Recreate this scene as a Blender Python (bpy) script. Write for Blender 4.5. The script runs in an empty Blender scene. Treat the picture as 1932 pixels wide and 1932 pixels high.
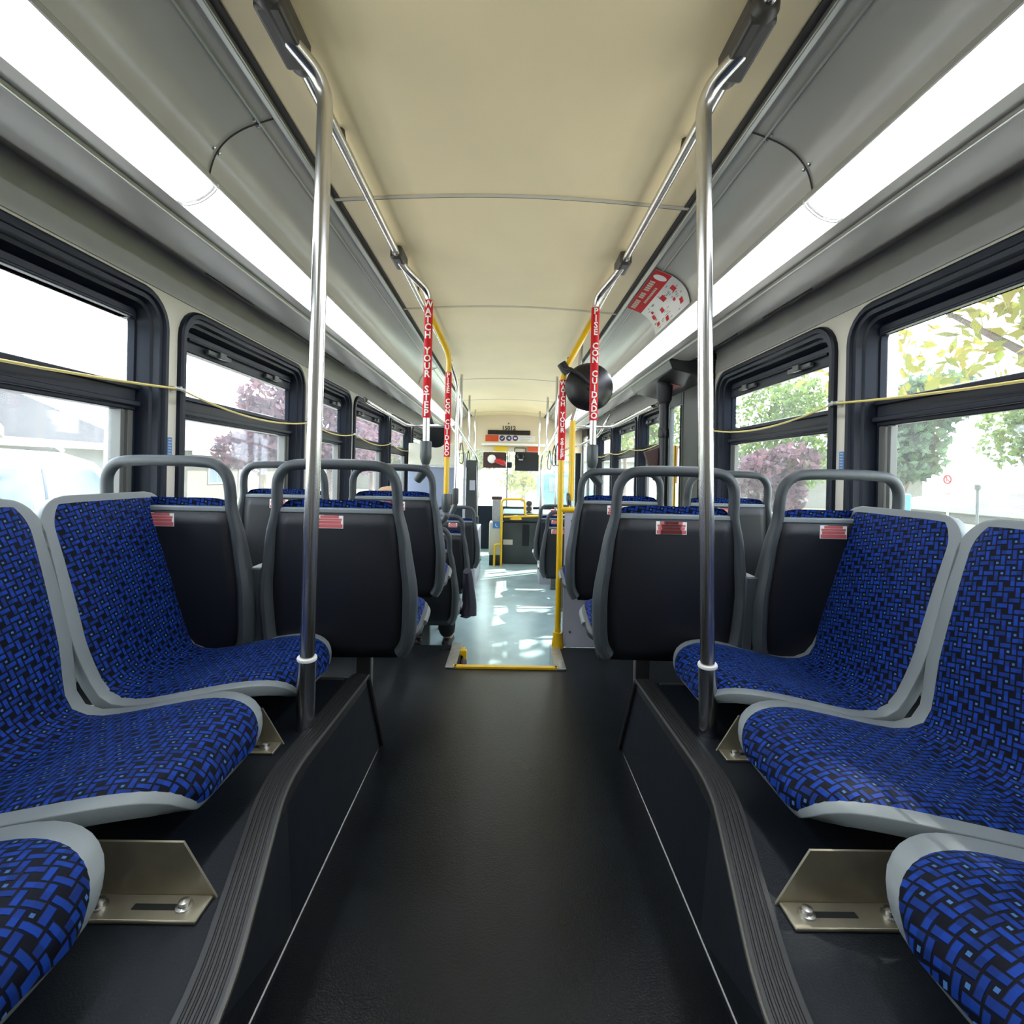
import bpy, bmesh, math, random
from math import sin, cos, pi, radians, sqrt
from mathutils import Vector, Matrix
random.seed(7)
S = bpy.context.scene
COL = S.collection
# ------------------------------------------------------------ camera
F = 940.0; PSI = radians(.6); RHO = radians(1.2); CX, CY = 966.0, 893.0; ZC = 1.33
cam_d = bpy.data.cameras.new('camera'); cam = bpy.data.objects.new('camera', cam_d); COL.objects.link(cam)
cam_d.sensor_width = 36; cam_d.lens = 36*F/1932; cam_d.shift_y = (CY-966)/1932; cam_d.clip_start = .02; cam_d.clip_end = 500
fw = Vector((sin(PSI), cos(PSI), 0)); rt = Vector((cos(PSI), -sin(PSI), 0)); up = Vector((0, 0, 1))
rt2 = rt*cos(RHO)+up*sin(RHO); up2 = up*cos(RHO)-rt*sin(RHO)
m = Matrix((rt2, up2, -fw)).transposed().to_4x4(); m.translation = Vector((0, 0, ZC)); cam.matrix_world = m
S.camera = cam
# ------------------------------------------------------------ light
W = bpy.data.worlds.new('sky'); S.world = W; W.use_nodes = True
bg = W.node_tree.nodes['Background']; bg.inputs[0].default_value = (.90, .95, 1, 1); bg.inputs[1].default_value = 3.6
sun_d = bpy.data.lights.new('sun', 'SUN'); sun_d.energy = 7.5; sun_d.angle = radians(.6); sun_d.color = (1, .91, .76)
sun = bpy.data.objects.new('sun', sun_d); COL.objects.link(sun)
SUNDIR = Vector((.8, .5, 1.0)).normalized()
sun.rotation_euler = SUNDIR.to_track_quat('Z', 'Y').to_euler()
VS = S.view_settings; VS.view_transform = 'Standard'; VS.look = 'None'; VS.gamma = 1; VS.exposure = 1.5; VS.use_curve_mapping = False
S.cycles.max_bounces = 8; S.cycles.transparent_max_bounces = 16; S.cycles.sample_clamp_indirect = 6

def at(px, py, X=None, Y=None, Z=None):
    """world point on a plane for a direction measured in the photo"""
    u = px-CX; v = py-CY; a = u*cos(RHO)+v*sin(RHO); b = -u*sin(RHO)+v*cos(RHO)
    xc = a/F; r = (xc*cos(PSI)+sin(PSI), -xc*sin(PSI)+cos(PSI), -b/F)
    t = Y/r[1] if Y is not None else X/r[0] if X is not None else (Z-ZC)/r[2]
    return Vector((r[0]*t, r[1]*t, r[2]*t+ZC))

# ------------------------------------------------------------ materials
def nd(nt, t, **k):
    n = nt.nodes.new(t)
    for a, b in k.items(): setattr(n, a, b)
    return n
def mat(name, col, rough=.5, metal=0, noise=0, nscale=8, bump=0, bscale=200, spec=.5, emit=None, es=0, alpha=1, coat=0, stretch=None):
    M = bpy.data.materials.new(name); M.use_nodes = True; nt = M.node_tree; p = nt.nodes['Principled BSDF']; L = nt.links.new
    c = (*col, 1); p.inputs['Base Color'].default_value = c; p.inputs['Roughness'].default_value = rough; p.inputs['Metallic'].default_value = metal
    p.inputs['Specular IOR Level'].default_value = spec; p.inputs['Coat Weight'].default_value = coat; p.inputs['Coat Roughness'].default_value = .2
    tc = nd(nt, 'ShaderNodeTexCoord'); mp = nd(nt, 'ShaderNodeMapping'); L(tc.outputs['Object'], mp.inputs[0])
    if stretch: mp.inputs['Scale'].default_value = stretch
    if noise:
        n = nd(nt, 'ShaderNodeTexNoise'); n.inputs['Scale'].default_value = nscale; n.inputs['Detail'].default_value = 6; L(mp.outputs[0], n.inputs[0])
        r = nd(nt, 'ShaderNodeMapRange'); r.inputs[1].default_value = .3; r.inputs[2].default_value = .7; r.inputs[3].default_value = 1-noise; r.inputs[4].default_value = 1+noise; L(n.outputs[0], r.inputs[0])
        mx = nd(nt, 'ShaderNodeVectorMath', operation='SCALE'); mx.inputs[0].default_value = col; L(r.outputs[0], mx.inputs['Scale']); L(mx.outputs[0], p.inputs['Base Color'])
        r2 = nd(nt, 'ShaderNodeMapRange'); r2.inputs[3].default_value = max(0, rough-.1*noise*3); r2.inputs[4].default_value = min(1, rough+.1*noise*3); L(n.outputs[0], r2.inputs[0]); L(r2.outputs[0], p.inputs['Roughness'])
    if bump:
        n2 = nd(nt, 'ShaderNodeTexNoise'); n2.inputs['Scale'].default_value = bscale; n2.inputs['Detail'].default_value = 3; L(mp.outputs[0], n2.inputs[0])
        bn = nd(nt, 'ShaderNodeBump'); bn.inputs['Strength'].default_value = bump; bn.inputs['Distance'].default_value = .002; L(n2.outputs[0], bn.inputs['Height']); L(bn.outputs[0], p.inputs['Normal'])
    if emit: p.inputs['Emission Color'].default_value = (*emit, 1); p.inputs['Emission Strength'].default_value = es
    return M
def fabric_mat():
    M = bpy.data.materials.new('woven_blue_fabric'); M.use_nodes = True; nt = M.node_tree; p = nt.nodes['Principled BSDF']; L = nt.links.new
    def mth(op, a, b=None, c=None):
        n = nd(nt, 'ShaderNodeMath', operation=op)
        for i, v in enumerate((a, b, c)):
            if v is None: continue
            if isinstance(v, (int, float)): n.inputs[i].default_value = v
            else: L(v, n.inputs[i])
        return n.outputs[0]
    uv = nd(nt, 'ShaderNodeUVMap'); uv.uv_map = 'uv'
    mp = nd(nt, 'ShaderNodeMapping'); mp.inputs['Scale'].default_value = (1/.0115,)*3; mp.inputs['Rotation'].default_value = (0, 0, radians(12)); L(uv.outputs[0], mp.inputs[0])
    sp = nd(nt, 'ShaderNodeSeparateXYZ'); L(mp.outputs[0], sp.inputs[0]); U, V = sp.outputs[0], sp.outputs[1]
    # shifted rows make two-cell long yarns: horizontal yarn where (iu + 2*iv) mod 5 < 2, vertical where 3 <= ... < 5
    iu = mth('FLOOR', U); iv = mth('FLOOR', V); fu = mth('FRACT', U); fv = mth('FRACT', V)
    k = mth('FLOORED_MODULO', mth('ADD', iu, mth('MULTIPLY', iv, 2)), 5)
    h = mth('LESS_THAN', k, 1.5)
    # horizontal yarn spans k=0,1 ; vertical yarns are cells k=2 and k=4 stacked (iv+1 -> k+2)
    ver = mth('MULTIPLY', mth('GREATER_THAN', k, 1.5), mth('SUBTRACT', 1, mth('COMPARE', k, 3, .4)))
    au = mth('ABSOLUTE', mth('SUBTRACT', fu, .5)); av = mth('ABSOLUTE', mth('SUBTRACT', fv, .5))
    pu = nd(nt, 'ShaderNodeMapRange', interpolation_type='SMOOTHSTEP'); pu.inputs[1].default_value = .30; pu.inputs[2].default_value = .42; pu.inputs[3].default_value = 1; pu.inputs[4].default_value = 0; L(au, pu.inputs[0])
    pv = nd(nt, 'ShaderNodeMapRange', interpolation_type='SMOOTHSTEP'); pv.inputs[1].default_value = .30; pv.inputs[2].default_value = .42; pv.inputs[3].default_value = 1; pv.inputs[4].default_value = 0; L(av, pv.inputs[0])
    # horizontal yarn end caps
    endl = mth('MULTIPLY', mth('COMPARE', k, 0, .4), mth('LESS_THAN', fu, .14)); endr = mth('MULTIPLY', mth('COMPARE', k, 1, .4), mth('GREATER_THAN', fu, .86))
    hm = mth('MULTIPLY', mth('MULTIPLY', h, pv.outputs[0]), mth('SUBTRACT', 1, mth('MAXIMUM', endl, endr)))
    ev = mth('MULTIPLY', mth('COMPARE', k, 2, .4), mth('LESS_THAN', fv, .14)); ev2 = mth('MULTIPLY', mth('COMPARE', k, 4, .4), mth('GREATER_THAN', fv, .86))
    vm = mth('MULTIPLY', mth('MULTIPLY', ver, pu.outputs[0]), mth('SUBTRACT', 1, mth('MAXIMUM', ev, ev2)))
    dot = mth('MULTIPLY', mth('COMPARE', k, 3, .4), mth('MULTIPLY', mth('LESS_THAN', au, .22), mth('LESS_THAN', av, .2)))
    yarn = mth('MAXIMUM', hm, vm)
    cv = nd(nt, 'ShaderNodeCombineXYZ'); L(iu, cv.inputs[0]); L(iv, cv.inputs[1]); wn = nd(nt, 'ShaderNodeTexWhiteNoise', noise_dimensions='2D'); L(cv.outputs[0], wn.inputs['Vector'])
    dsel = mth('MULTIPLY', dot, mth('GREATER_THAN', wn.outputs[0], .45))
    m1 = nd(nt, 'ShaderNodeMix', data_type='RGBA'); m1.inputs['A'].default_value = (.0005, .001, .006, 1); m1.inputs['B'].default_value = (.0034, .027, .19, 1); L(yarn, m1.inputs['Factor'])
    m2 = nd(nt, 'ShaderNodeMix', data_type='RGBA'); L(m1.outputs['Result'], m2.inputs['A']); m2.inputs['B'].default_value = (.04, .12, .30, 1); L(dsel, m2.inputs['Factor'])
    m3 = nd(nt, 'ShaderNodeMix', data_type='RGBA', blend_type='MULTIPLY'); m3.inputs['Factor'].default_value = 1; L(m2.outputs['Result'], m3.inputs['A'])
    cr = nd(nt, 'ShaderNodeMapRange'); cr.inputs[3].default_value = .6; cr.inputs[4].default_value = 1.35; L(wn.outputs[0], cr.inputs[0]); L(cr.outputs[0], m3.inputs['B'])
    L(m3.outputs['Result'], p.inputs['Base Color'])
    bp = nd(nt, 'ShaderNodeBump'); bp.inputs['Strength'].default_value = .8; bp.inputs['Distance'].default_value = .0025; L(mth('ADD', yarn, mth('MULTIPLY', dsel, .5)), bp.inputs['Height']); L(bp.outputs[0], p.inputs['Normal'])
    p.inputs['Roughness'].default_value = .62; p.inputs['Sheen Weight'].default_value = .06; p.inputs['Sheen Tint'].default_value = (.25, .45, 1, 1); p.inputs['Specular IOR Level'].default_value = .12
    return M
def glass_mat(name, haze=.07, tint=(.93, .97, 1)):
    M = bpy.data.materials.new(name); M.use_nodes = True; nt = M.node_tree; nt.nodes.clear(); L = nt.links.new
    o = nd(nt, 'ShaderNodeOutputMaterial'); t = nd(nt, 'ShaderNodeBsdfTransparent'); t.inputs[0].default_value = (*tint, 1)
    g = nd(nt, 'ShaderNodeBsdfGlossy'); g.inputs['Roughness'].default_value = .03; tr = nd(nt, 'ShaderNodeBsdfTranslucent'); tr.inputs[0].default_value = (.9, .94, 1, 1)
    tc = nd(nt, 'ShaderNodeTexCoord'); n = nd(nt, 'ShaderNodeTexNoise'); n.inputs['Scale'].default_value = 3; n.inputs['Detail'].default_value = 8; L(tc.outputs['Object'], n.inputs[0])
    r = nd(nt, 'ShaderNodeMapRange'); r.inputs[1].default_value = .3; r.inputs[2].default_value = .75; r.inputs[3].default_value = haze*.6; r.inputs[4].default_value = haze*1.8; L(n.outputs[0], r.inputs[0])
    a = nd(nt, 'ShaderNodeMixShader'); L(r.outputs[0], a.inputs[0]); L(t.outputs[0], a.inputs[1]); L(tr.outputs[0], a.inputs[2])
    b = nd(nt, 'ShaderNodeMixShader'); b.inputs[0].default_value = .04; L(a.outputs[0], b.inputs[1]); L(g.outputs[0], b.inputs[2]); L(b.outputs[0], o.inputs[0])
    return M
def leaf_mat(name, c1, c2):
    M = mat(name, c1, .7); nt = M.node_tree; p = nt.nodes['Principled BSDF']; L = nt.links.new
    g = nd(nt, 'ShaderNodeNewGeometry'); mx = nd(nt, 'ShaderNodeMix', data_type='RGBA'); mx.inputs['A'].default_value = (*c1, 1); mx.inputs['B'].default_value = (*c2, 1)
    L(g.outputs['Random Per Island'], mx.inputs['Factor']); L(mx.outputs['Result'], p.inputs['Base Color'])
    tr = nd(nt, 'ShaderNodeBsdfTranslucent'); L(mx.outputs['Result'], tr.inputs[0]); ms = nd(nt, 'ShaderNodeMixShader'); ms.inputs[0].default_value = .45
    L(p.outputs[0], ms.inputs[1]); L(tr.outputs[0], ms.inputs[2]); L(ms.outputs[0], nt.nodes['Material Output'].inputs[0])
    return M
def roof_mat(name, col):
    M = mat(name, col, .9); nt = M.node_tree; p = nt.nodes['Principled BSDF']; L = nt.links.new
    tc = nd(nt, 'ShaderNodeTexCoord'); b = nd(nt, 'ShaderNodeTexBrick'); b.inputs['Scale'].default_value = 3; b.inputs['Color1'].default_value = (*col, 1)
    b.inputs['Color2'].default_value = (*[c*.75 for c in col], 1); b.inputs['Mortar'].default_value = (*[c*.5 for c in col], 1); b.inputs['Row Height'].default_value = .5; b.inputs['Brick Width'].default_value = .9; b.inputs['Mortar Size'].default_value = .03
    L(tc.outputs['UV'], b.inputs[0]); tc2 = nd(nt, 'ShaderNodeMapping'); L(tc.outputs['Object'], tc2.inputs[0]); tc2.inputs['Rotation'].default_value = (0, radians(90), 0); L(tc2.outputs[0], b.inputs[0]); L(b.outputs[0], p.inputs['Base Color'])
    return M
K = dict(
 fabric=fabric_mat(),
 rim=mat('grey_seat_plastic', (0.17, 0.1913, 0.1955), .42, noise=.06, nscale=5, bump=.15, bscale=500),
 shell=mat('dark_grey_seat_plastic', (0.0324, 0.03888, 0.04176), .45, noise=.08, nscale=4, bump=.3, bscale=700),
 panel=mat('black_seat_back_plastic', (0.0036, 0.0042, 0.0066), .5, bump=.25, bscale=600, noise=.15),
 steel=mat('brushed_stainless', (.62, .60, .56), .24, 1, noise=.05, nscale=30, stretch=(1, 1, .05)),
 sleeve=mat('stainless_sleeve', (.50, .52, .56), .26, 1),
 yellow=mat('yellow_powder_coat', (0.688, 0.416, 0.0064), .32, noise=.04),
 red=mat('red_sticker', (.52, .004, .008), .6, spec=.25), white=mat('white_print', (0.765, 0.748, 0.714), .5), pink=mat('faded_red_sticker', (0.465, 0.0975, 0.0975), .5),
 fit=mat('dark_grey_fitting', (0.049, 0.056, 0.0546), .38, noise=.06), fitm=mat('brown_grey_clamp', (0.042, 0.0364, 0.0294), .45),
 ceil=mat('cream_ceiling_laminate', (.88, .72, .44), .5, noise=.05, nscale=2, bump=.15, bscale=900),
 cove=mat('grey_cove_plastic', (0.391, 0.374, 0.34), .25, noise=.05, nscale=3, bump=.5, bscale=7, stretch=(1, .12, 1)),
 trimm=mat('cove_aluminium_trim', (.5, .5, .46), .35, .7), seam=mat('dark_seam_and_painted_shade', (.05, .045, .04), .8),
 batten=mat('cream_batten', (.60, .54, .42), .4),
 fascia=mat('window_header_fascia', (0.306, 0.289, 0.2635), .36, noise=.06, nscale=3),
 wall=mat('warm_grey_wall_panel', (0.578, 0.544, 0.459), .55, noise=.04, bump=.2, bscale=600),
 wallu=mat('cool_grey_panel_painted_shade', (0.336, 0.328, 0.312), .6, noise=.04, bump=.2, bscale=600),
 frame=mat('black_window_frame', (0.0042, 0.0077, 0.0168), .42, noise=.15, nscale=14, spec=.3),
 framea=mat('bronze_window_sash', (0.091, 0.091, 0.084), .45, .3),
 glass=glass_mat('bus_window_glass', .02), wshield=glass_mat('windshield_glass', .03, (.9, 1, .96)), ghaze=glass_mat('tinted_panel_glass', .1, (.45, .6, .62)),
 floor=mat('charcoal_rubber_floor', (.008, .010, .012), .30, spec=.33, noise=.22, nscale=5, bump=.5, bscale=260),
 lowfloor=mat('blue_grey_floor_painted_glare', (.33, .46, .48), .26, noise=.12, nscale=4, bump=.3, bscale=200),  # pale cyan carries the windshield glare, put into the base colour
 box=mat('dark_platform_vinyl', (0.0065, 0.0091, 0.013), .5, spec=.22, noise=.2, nscale=9, bump=.3, bscale=300),
 nosing=mat('ribbed_black_nosing', (0.0108, 0.0108, 0.0108), .4), metaledge=mat('dull_metal_edge', (0.196, 0.196, 0.189), .35, .8),
 bracket=mat('zinc_bracket', (0.315, 0.285, 0.21), .42, .75, noise=.12, nscale=20), bolt=mat('bolt_steel', (.6, .6, .6), .25, 1), slot=mat('slot_black', (.004, .004, .004), .8),
 cord=mat('yellow_pull_cord', (.62, .50, .14), .5), part=mat('pale_grey_partition', (.42, .42, .47), .45, noise=.05),
 black=mat('black_plastic', (0.0036, 0.0036, 0.0048), .35), blk2=mat('matt_black', (0.006, 0.006, 0.0072), .7), display=mat('sign_display', (.012, .008, .010), .2),
 orange=mat('orange_sticker', (0.64, 0.072, 0.008), .5), ysticker=mat('yellow_sticker', (.75, .50, .01), .5), purple=mat('purple_print', (.06, .03, .16), .5), blue=mat('blue_sticker', (.05, .18, .42), .5),
 header=mat('cream_header_panel', (.72, .62, .45), .5), beige=mat('beige_panel', (.50, .48, .38), .5), gblue=mat('blue_grey_bulkhead', (0.153, 0.18, 0.243), .45), dgreen=mat('dark_green_grey_panel', (0.0315, 0.0385, 0.0364), .5, noise=.2, nscale=6),
 alu=mat('aluminium_extrusion', (.45, .46, .44), .38, .8, noise=.15, nscale=30), brown=mat('dark_brown', (.045, .015, .012), .6), orangelabel=mat('orange_label', (.55, .26, .10), .5),
 suvw=mat('white_car_paint', (.6, .61, .62), .25, coat=.6), carglass=mat('dark_car_glass', (.05, .07, .09), .06), tyre=mat('tyre', (.015, .015, .015), .85), silver=mat('silver_rail', (.5, .5, .55), .3, .8),
 asphalt=mat('asphalt', (.34, .33, .31), .9, noise=.1), grass=mat('grass', (.20, .22, .09), .9, noise=.3, nscale=2), conc=mat('pale_concrete', (.5, .47, .42), .9, noise=.08),
 roofg=roof_mat('grey_shingles', (.011, .010, .0125)), roofb=roof_mat('tan_shingles', (0.114, 0.096, 0.087)), sidingw=mat('white_siding', (0.224, 0.224, 0.217), .7), sidingt=mat('tan_siding', (0.12, 0.114, 0.093), .8), brick=mat('brown_brick', (0.204, 0.12, 0.084), .85, noise=.2, nscale=10), redwall=mat('red_gable', (0.176, 0.012, 0.032), .7), wing=mat('house_window', (0.072, 0.102, 0.132), .15),
 bark=mat('bark', (.10, .075, .06), .9, noise=.3), green=leaf_mat('green_leaves', (.06, .11, .025), (.15, .21, .05)), dgl=leaf_mat('dark_leaves', (.05, .085, .045), (.10, .155, .08)), plum=leaf_mat('plum_leaves', (.06, .038, .055), (.15, .07, .085)), yel=leaf_mat('yellow_green_leaves', (.16, .19, .025), (.28, .22, .03)),
 skin=mat('skin', (.55, .30, .20), .55), hair=mat('sandy_hair', (.36, .22, .12), .8), trouser=mat('black_trousers', (.006, .006, .007), .9), jacket=mat('dark_jacket', (.012, .010, .022), .85), lining=mat('plum_lining', (.05, .012, .05), .6), shoe=mat('black_shoe', (.02, .015, .015), .5),
 teal=mat('teal_paint', (0.014, 0.084, 0.098), .5), redcar=mat('red_paint', (.45, .012, .012), .4), wood=mat('wood_pole', (.30, .27, .24), .85), bluep=mat('blue_paint', (.03, .25, .6), .5),
)
LENS = mat('fluorescent_lens', (.9, .93, 1), .3, emit=(.86, .92, 1), es=6.0)

# ------------------------------------------------------------ mesh helpers
class MB:
    def __init__(s): s.b = bmesh.new(); s.uv = None
    def v(s, p): return s.b.verts.new(p)
    def face(s, vs):
        try: return s.b.faces.new(vs)
        except ValueError: return None
    def poly(s, pts): return s.face([s.v(p) for p in pts])
    def box(s, x0, x1, y0, y1, z0, z1):
        v = [s.v((x, y, z)) for x in (x0, x1) for y in (y0, y1) for z in (z0, z1)]
        for f in ((0, 1, 3, 2), (4, 6, 7, 5), (0, 4, 5, 1), (2, 3, 7, 6), (0, 2, 6, 4), (1, 5, 7, 3)): s.face([v[i] for i in f])
        return s
    def hexa(s, a, b):   # two quads (lists of 4 points), joined
        A = [s.v(p) for p in a]; B = [s.v(p) for p in b]; s.face(A[::-1]); s.face(B)
        for i in range(4): s.face([A[i], A[(i+1) % 4], B[(i+1) % 4], B[i]])
        return s
    def rings(s, R, closed=True, cap=False):
        V = [[s.v(p) for p in r] for r in R]; n = len(R[0])
        for a, b in zip(V, V[1:]):
            for i in range(n if closed else n-1): s.face([a[i], a[(i+1) % n], b[(i+1) % n], b[i]])
        if cap: s.face(V[0][::-1]); s.face(V[-1])
        return V
    def tube(s, pts, r, n=12, cap=True, ell=None, nrm=None):
        """r: number or list; ell: list of second radii; nrm: fixed reference axis for first radius"""
        P = [Vector(p) for p in pts]; N = len(P); rs = r if isinstance(r, (list, tuple)) else [r]*N; es = ell or rs
        T = [(P[min(i+1, N-1)]-P[max(i-1, 0)]).normalized() for i in range(N)]
        if nrm: A0 = Vector(nrm)
        else:
            A0 = Vector((0, 0, 1)) if abs(T[0].z) < .9 else Vector((1, 0, 0))
        R = []; a = None
        for i in range(N):
            if nrm: bvec = A0; a = bvec.cross(T[i]).normalized(); b2 = bvec
            else:
                if a is None: a = (A0-T[0]*A0.dot(T[0])).normalized()
                else: a = (a-T[i]*a.dot(T[i])).normalized()
                b2 = T[i].cross(a)
            R.append([P[i]+a*cos(2*pi*k/n)*rs[i]+b2*sin(2*pi*k/n)*es[i] for k in range(n)])
        s.rings(R, cap=cap); return s
    def cyl(s, a, b, r, r2=None, n=16): return s.tube([a, b], [r, r if r2 is None else r2], n)
    def lathe(s, c, axis, prof, n=24):
        c = Vector(c); ax = Vector(axis).normalized(); q = Vector((0, 0, 1)) if abs(ax.z) < .9 else Vector((1, 0, 0)); a = (q-ax*q.dot(ax)).normalized(); b = ax.cross(a)
        s.rings([[c+ax*h+(a*cos(2*pi*k/n)+b*sin(2*pi*k/n))*max(r, 1e-4) for k in range(n)] for r, h in prof], cap=True); return s
    def grid(s, fn, nu, nv, uvfn=None):
        V = [[s.v(fn(i/nu, j/nv)) for i in range(nu+1)] for j in range(nv+1)]
        if uvfn and not s.uv: s.uv = s.b.loops.layers.uv.new('uv')
        for j in range(nv):
            for i in range(nu):
                f = s.face([V[j][i], V[j][i+1], V[j+1][i+1], V[j+1][i]])
                if uvfn and f:
                    for l, (a, c) in zip(f.loops, ((i, j), (i+1, j), (i+1, j+1), (i, j+1))): l[s.uv].uv = uvfn(a/nu, c/nv)
        return V
    def build(s, name, m, parent=None, smooth=True, bevel=0, solid=0, sub=0, weld=False, ang=35):
        me = bpy.data.meshes.new(name)
        if weld: bmesh.ops.remove_doubles(s.b, verts=s.b.verts, dist=1e-5)
        bmesh.ops.recalc_face_normals(s.b, faces=s.b.faces)
        s.b.to_mesh(me); s.b.free()
        me.materials.append(K[m] if isinstance(m, str) else m)
        o = bpy.data.objects.new(name, me); COL.objects.link(o)
        if parent: o.parent = parent
        if solid: q = o.modifiers.new('s', 'SOLIDIFY'); q.thickness = abs(solid); q.offset = -1 if solid > 0 else 1
        if bevel: q = o.modifiers.new('b', 'BEVEL'); q.width = bevel; q.segments = 2; q.limit_method = 'ANGLE'
        if sub: q = o.modifiers.new('u', 'SUBSURF'); q.levels = sub; q.render_levels = sub
        if smooth:
            for p in me.polygons: p.use_smooth = True
            me.set_sharp_from_angle(angle=radians(ang))
        return o
def fillet(pts, rad=.05, n=6):
    P = [Vector(p) for p in pts]; out = [P[0]]
    for a, b, c in zip(P, P[1:], P[2:]):
        d1 = (a-b); d2 = (c-b); r = min(rad, d1.length*.49, d2.length*.49); s = b+d1.normalized()*r; e = b+d2.normalized()*r
        for k in range(n+1): t = k/n; out.append(s*(1-t)**2+b*2*t*(1-t)+e*t*t)
    out.append(P[-1]); return out
def catmull(P, n=5, closed=False):
    P = [Vector(p) for p in P]; out = []
    for i in range(len(P)-1):
        a, b, c, d = P[max(i-1, 0)], P[i], P[i+1], P[min(i+2, len(P)-1)]
        for k in range(n):
            t = k/n; out.append(.5*((2*b)+(c-a)*t+(2*a-5*b+4*c-d)*t*t+(3*b-a-3*c+d)*t**3))
    out.append(P[-1]); return out
def empty(name, loc=(0, 0, 0), rz=0, label=None, cat=None, group=None, kind=None):
    o = bpy.data.objects.new(name, None); COL.objects.link(o); o.location = loc; o.rotation_euler = (0, 0, rz); o.empty_display_size = .1
    return tag(o, label, cat, group, kind)
def tag(o, label=None, cat=None, group=None, kind=None):
    if label: o['label'] = label
    if cat: o['category'] = cat
    if group: o['group'] = group
    if kind: o['kind'] = kind
    return o
def struct(o): o['kind'] = 'structure'; return o
def copy_tree(o, parent=None):
    c = o.copy(); COL.objects.link(c)
    if parent: c.parent = parent
    for ch in list(o.children): copy_tree(ch, c)
    return c
def text_geo(txt, size, bold=.0):
    cu = bpy.data.curves.new('t', 'FONT'); cu.body = txt; cu.size = size; cu.align_x = 'CENTER'; cu.align_y = 'CENTER'; cu.offset = bold; cu.resolution_u = 2
    o = bpy.data.objects.new('t', cu); COL.objects.link(o); dg = bpy.context.evaluated_depsgraph_get(); me = bpy.data.meshes.new_from_object(o.evaluated_get(dg))
    V = [v.co.copy() for v in me.vertices]; Fc = [list(p.vertices) for p in me.polygons]
    bpy.data.objects.remove(o); bpy.data.curves.remove(cu); bpy.data.meshes.remove(me); return V, Fc
def add_text(mb, txt, size, fn, bold=0, cut=0):
    V, Fc = text_geo(txt, size, bold)
    if cut:
        t = bmesh.new(); q = [t.verts.new(v) for v in V]
        for f in Fc: t.faces.new([q[i] for i in f])
        for k in range(-8, 9): bmesh.ops.bisect_plane(t, geom=t.verts[:]+t.edges[:]+t.faces[:], plane_co=(k*cut, 0, 0), plane_no=(1, 0, 0))
        t.verts.index_update(); V = [v.co.copy() for v in t.verts]; Fc = [[v.index for v in f.verts] for f in t.faces]; t.free()
    vs = [mb.v(fn(p)) for p in V]
    for f in Fc: mb.face([vs[i] for i in f])

# ============================================================ THE SHELL
WX = 1.29; HF = .36; PT = .67; CZ = 2.29; Y0 = -.9; Y1 = 8.6
def slab(name, m, *b, **k): return struct(MB().box(*b).build(name, m, smooth=False, **k))
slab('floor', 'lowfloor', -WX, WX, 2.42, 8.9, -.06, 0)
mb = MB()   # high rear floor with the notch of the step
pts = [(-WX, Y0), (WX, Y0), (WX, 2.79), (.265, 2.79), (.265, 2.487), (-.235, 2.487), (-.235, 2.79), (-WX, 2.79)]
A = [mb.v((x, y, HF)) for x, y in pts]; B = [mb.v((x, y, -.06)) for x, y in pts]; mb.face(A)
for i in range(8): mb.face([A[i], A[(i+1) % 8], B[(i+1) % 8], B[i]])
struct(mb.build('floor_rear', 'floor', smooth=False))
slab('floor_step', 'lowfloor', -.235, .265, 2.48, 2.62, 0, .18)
tag(MB().box(-.25, .28, 2.462, 2.49, HF+.0, HF+.012).build('step_nosing', 'yellow', bevel=.002), 'yellow step edge strip across the aisle floor at the drop', 'step edge')
for s, x in ((-1, -.235), (1, .265)):
    e = empty('step_side_edging', (x, 2.65, HF), 0, ('aluminium edging along the left side of the aisle step' if s < 0 else 'aluminium edging on the right step side beside the yellow post'), 'step edge')
    MB().box(-.05 if s < 0 else .0, 0 if s < 0 else .05, -.19, .15, 0, .010).build('tread', 'alu', e, bevel=.003)
    MB().box(-.004, .004, -.19, .15, -.1, .012).build('lip', 'alu', e)
mb = MB().box(-.225, -.205, 2.60, 2.72, .18, .38); mb.box(-.225, -.19, 2.60, 2.63, .18, .40)
tag(mb.build('yellow_step_guard', 'yellow', bevel=.004), 'small yellow guard block inside left side of the step', 'guard')
tag(MB().lathe((-.214, 2.56, .33), (1, 0, 0), [(0, 0), (.04, .002), (.048, .012), (.04, .026), (0, .03)]).build('brown_cap', 'brown'), 'dark brown round cap on the left step side before yellow guard', 'cap')
slab('wall_rear', 'wallu', -WX, WX, Y0-.06, Y0, HF, 2.4)

def rrect(y0, y1, z0, z1, r, n=6, inset=0):
    y0 += inset; y1 -= inset; z0 += inset; z1 -= inset; r = max(r-inset, .012); out = []
    for cy, cz, a0 in ((y1-r, z1-r, 0), (y0+r, z1-r, pi/2), (y0+r, z0+r, pi), (y1-r, z0+r, 3*pi/2)):
        for k in range(n+1): a = a0+pi/2*k/n; out.append((cy+r*cos(a), cz+r*sin(a)))
    return out
def rbound(y0, y1, z0, z1, ring, n=6):
    out = []; C = ((y1, z1), (y0, z1), (y0, z0), (y1, z0))
    for q, (cy, cz) in enumerate(C):
        a = ring[q*(n+1)]; b = ring[q*(n+1)+n]
        p0 = (cy, a[1]) if q in (0, 2) else (a[0], cz); p1 = (b[0], cz) if q in (0, 2) else (cy, b[1])
        for k in range(n+1):
            t = k/n
            out.append(tuple(p0[i]+(( cy, cz)[i]-p0[i])*min(1, 2*t) for i in (0, 1)) if t <= .5 else tuple((cy, cz)[i]+(p1[i]-(cy, cz)[i])*(2*t-1) for i in (0, 1)))
    return out
WZ0, WZ1 = .93, 1.965
winL = [(.10, 1.885), (1.95, 3.15), (3.21, 4.09), (4.16, 5.37), (5.44, 6.62), (6.72, 8.2)]
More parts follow.
